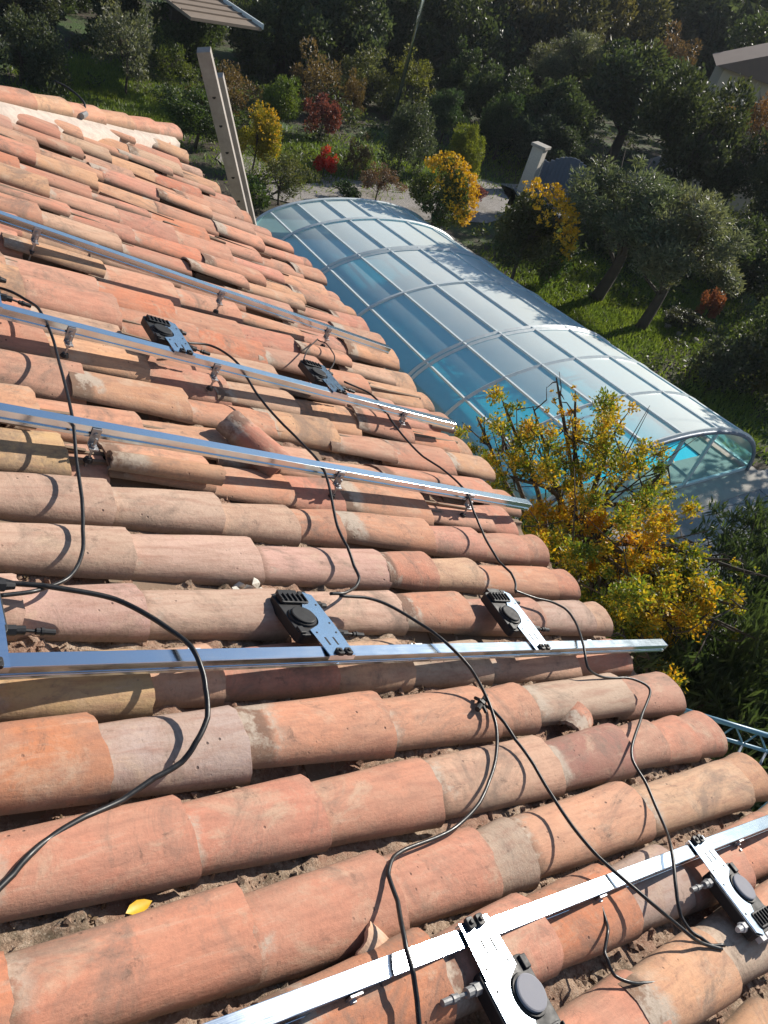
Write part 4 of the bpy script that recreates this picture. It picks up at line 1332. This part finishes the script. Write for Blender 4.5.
# ------------------------------------------------------------------ other things in the garden
c0 = G(690, 332)
for i in range(9):
    a_ = i / 9 * 6.28
    rs = np.random.RandomState(90 + i)
    b = np.array([(1, 0, 0), (-1, 0, 0), (0, 1, 0), (0, -1, 0), (0, 0, 1), (0, 0, -1)], float) * (1 + rs.uniform(-.3, .3, (6, 3))) * np.array([.19, .14, .12])
    o = ob('border_stone', mesh('border_stone', b, [(0, 2, 4), (2, 1, 4), (1, 3, 4), (3, 0, 4), (2, 0, 5), (1, 2, 5), (3, 1, 5), (0, 3, 5)], M['rock']), loc=(c0.x + .62 * math.cos(a_), c0.y + .5 * math.sin(a_), .05), rot=(0, 0, a_))
    sd = o.modifiers.new('s', 'SUBSURF'); sd.levels = 1; sd.render_levels = 1
    tag(o, ('grey stone in the ring round the low plant on the lawn'), 'stone', 'stones edging the lawn bed')
# gate pillar and gate
b = G(524, 192); t = GT(524, 192)
gp_ = empty('gate_pillar', b, (0, 0, .5), 'pale stone gate pillar with flat cap', 'pillar')
hh = 38 * t / F / .83
bevel(ob('shaft', MB().box((0, 0, hh * .47), (.34, .34, hh * .94)).me('shaft', M['plaster']), gp_), .01)
bevel(ob('cap', MB().box((0, 0, hh * .97), (.44, .44, hh * .06)).me('cap', M['coping']), gp_), .01)
b2 = b + Vector((.25, -.02, 0))
ga = empty('metal_gate', b2, (0, 0, -.25), 'grey blue metal gate with arched top right of the pillar', 'gate')
N = 12; gw = 1.5
for i in range(N):
    x = .1 + gw * (i + .5) / N; top = hh * (.62 + .22 * math.sin(math.pi * (i + .5) / N))
    ob('board', MB().box((x, 0, .06 + top / 2), (gw / N - .012, .03, top)).me('board', M['gatep']), ga)
for z in (.25, hh * .5): ob('cross_rail', MB().box((.1 + gw / 2, .03, z), (gw, .03, .06)).me('cross_rail', M['gatep']), ga)
for x in (.06, .1 + gw + .04): ob('gate_post', MB().box((x, 0, hh * .36), (.06, .06, hh * .72)).me('gate_post', M['gatep']), ga)
# thin pole at the top
b = AT(413, 40, 22)
pol = empty('street_pole', (b.x, b.y, 0), label='thin pale pole standing among the dark trees', cat='pole')
ob('shaft', MB().tube([(0, 0, 0), (0, 0, b.z + 4)], [.06, .05], 8).me('shaft', M['alu'], True), pol)
ob('cap', MB().tube([(0, 0, b.z + 4), (0, 0, b.z + 4.08)], [.08, .02], 8).me('cap', M['alu'], True), pol)
# shed with a pale roof at the top left
e0 = AT(262, 28, 20); e1 = AT(222, 1, 21.5); e2 = AT(198, 18, 18.6)
sh = empty('garden_shed', (e0.x, e0.y, 0), label='small shed with pale beige sloping roof at the top left', cat='shed')
A = e0; B = e1 + (e1 - e0) * 1.2; Cc = e2 + (e2 - e0) * .1; Dd = B + (Cc - A)
def slab(pts, th):
    v = [Vector(p) - Vector((e0.x, e0.y, 0)) for p in pts]; w_ = [p - Vector((0, 0, th)) for p in v]
    return v + w_, [(0, 1, 2, 3), (7, 6, 5, 4), (0, 4, 5, 1), (1, 5, 6, 2), (2, 6, 7, 3), (3, 7, 4, 0)]
v, f = slab([A, B, Dd, Cc], .07); ob('roof', mesh('roof', v, f, M['roofpale']), sh)
O0 = Vector((e0.x, e0.y, 0))
ob('verge_board', MB().bar(A - O0 + Vector((.02, 0, .03)), B - O0 + Vector((.02, 0, .03)), .05, .12).me('verge_board', M['frame']), sh)
for i in range(1, 9):
    p0 = A + (Dd - A) * (i / 9) - O0; p1 = B + (Cc - B) * (i / 9) - O0
    p0 = A + (B - A) * (i / 9) - O0; p1 = Dd + (Cc - Dd) * (0) + (Dd - Dd); p1 = Cc + (Dd - Cc) * (i / 9) - O0
    ob('roof_rib', MB().bar(p0 + Vector((0, 0, .02)), p1 + Vector((0, 0, .02)), .03, .03).me('roof_rib', M['roofpale']), sh)
mid = (A + B + Cc + Dd) / 4 - O0
ob('wall', MB().box((mid.x, mid.y, (mid.z - .4) / 2), (.9, .9, mid.z - .4)).me('wall', M['bark']), sh)
# distant house at the upper right
hp = AT(768, 73, 27)
dh = empty('distant_house', (hp.x, hp.y, 0), (0, 0, .75), 'distant house with pale wall and brown roof at the upper right', 'house')
zt = hp.z
ob('wall', MB().box((0, 0, (zt - .1) / 2), (5, 3.2, zt - .1)).me('wall', M['stucco']), dh)
rf = MB(); rf.add([(-2.8, -1.9, zt - .15), (2.8, -1.9, zt - .15), (2.8, 0, zt + .85), (-2.8, 0, zt + .85), (-2.8, 1.9, zt - .15), (2.8, 1.9, zt - .15)], [(0, 1, 2, 3), (3, 2, 5, 4), (0, 3, 4), (1, 5, 2)])
ro = ob('roof', rf.me('roof', M['farroof']), dh)
for x in (-1.4, 1.2):
    w_ = ob('window', MB().box((x, -1.61, zt - 1.2), (.9, .06, 1.1)).me('window', M['frame']), dh)
    ob('pane', MB().box((x, -1.645, zt - 1.2), (.74, .02, .94)).me('pane', M['dglass']), w_)

# ------------------------------------------------------------------ thin air between the house and the far trees
hz = NT('haze')
for l_ in list(hz.t.links): hz.t.links.remove(l_)
pv_ = hz.n("VolumePrincipled")
pv_.inputs['Color'].default_value = (.86, .92, 1, 1)
pv_.inputs['Density'].default_value = .00045
pv_.inputs['Anisotropy'].default_value = .2
hz.l(pv_.outputs[0], hz.out.inputs['Volume'])
o = ob('haze', MB().box((60, 60, 14), (700, 700, 30)).me('haze', hz.m)); tag(o, kind='stuff')
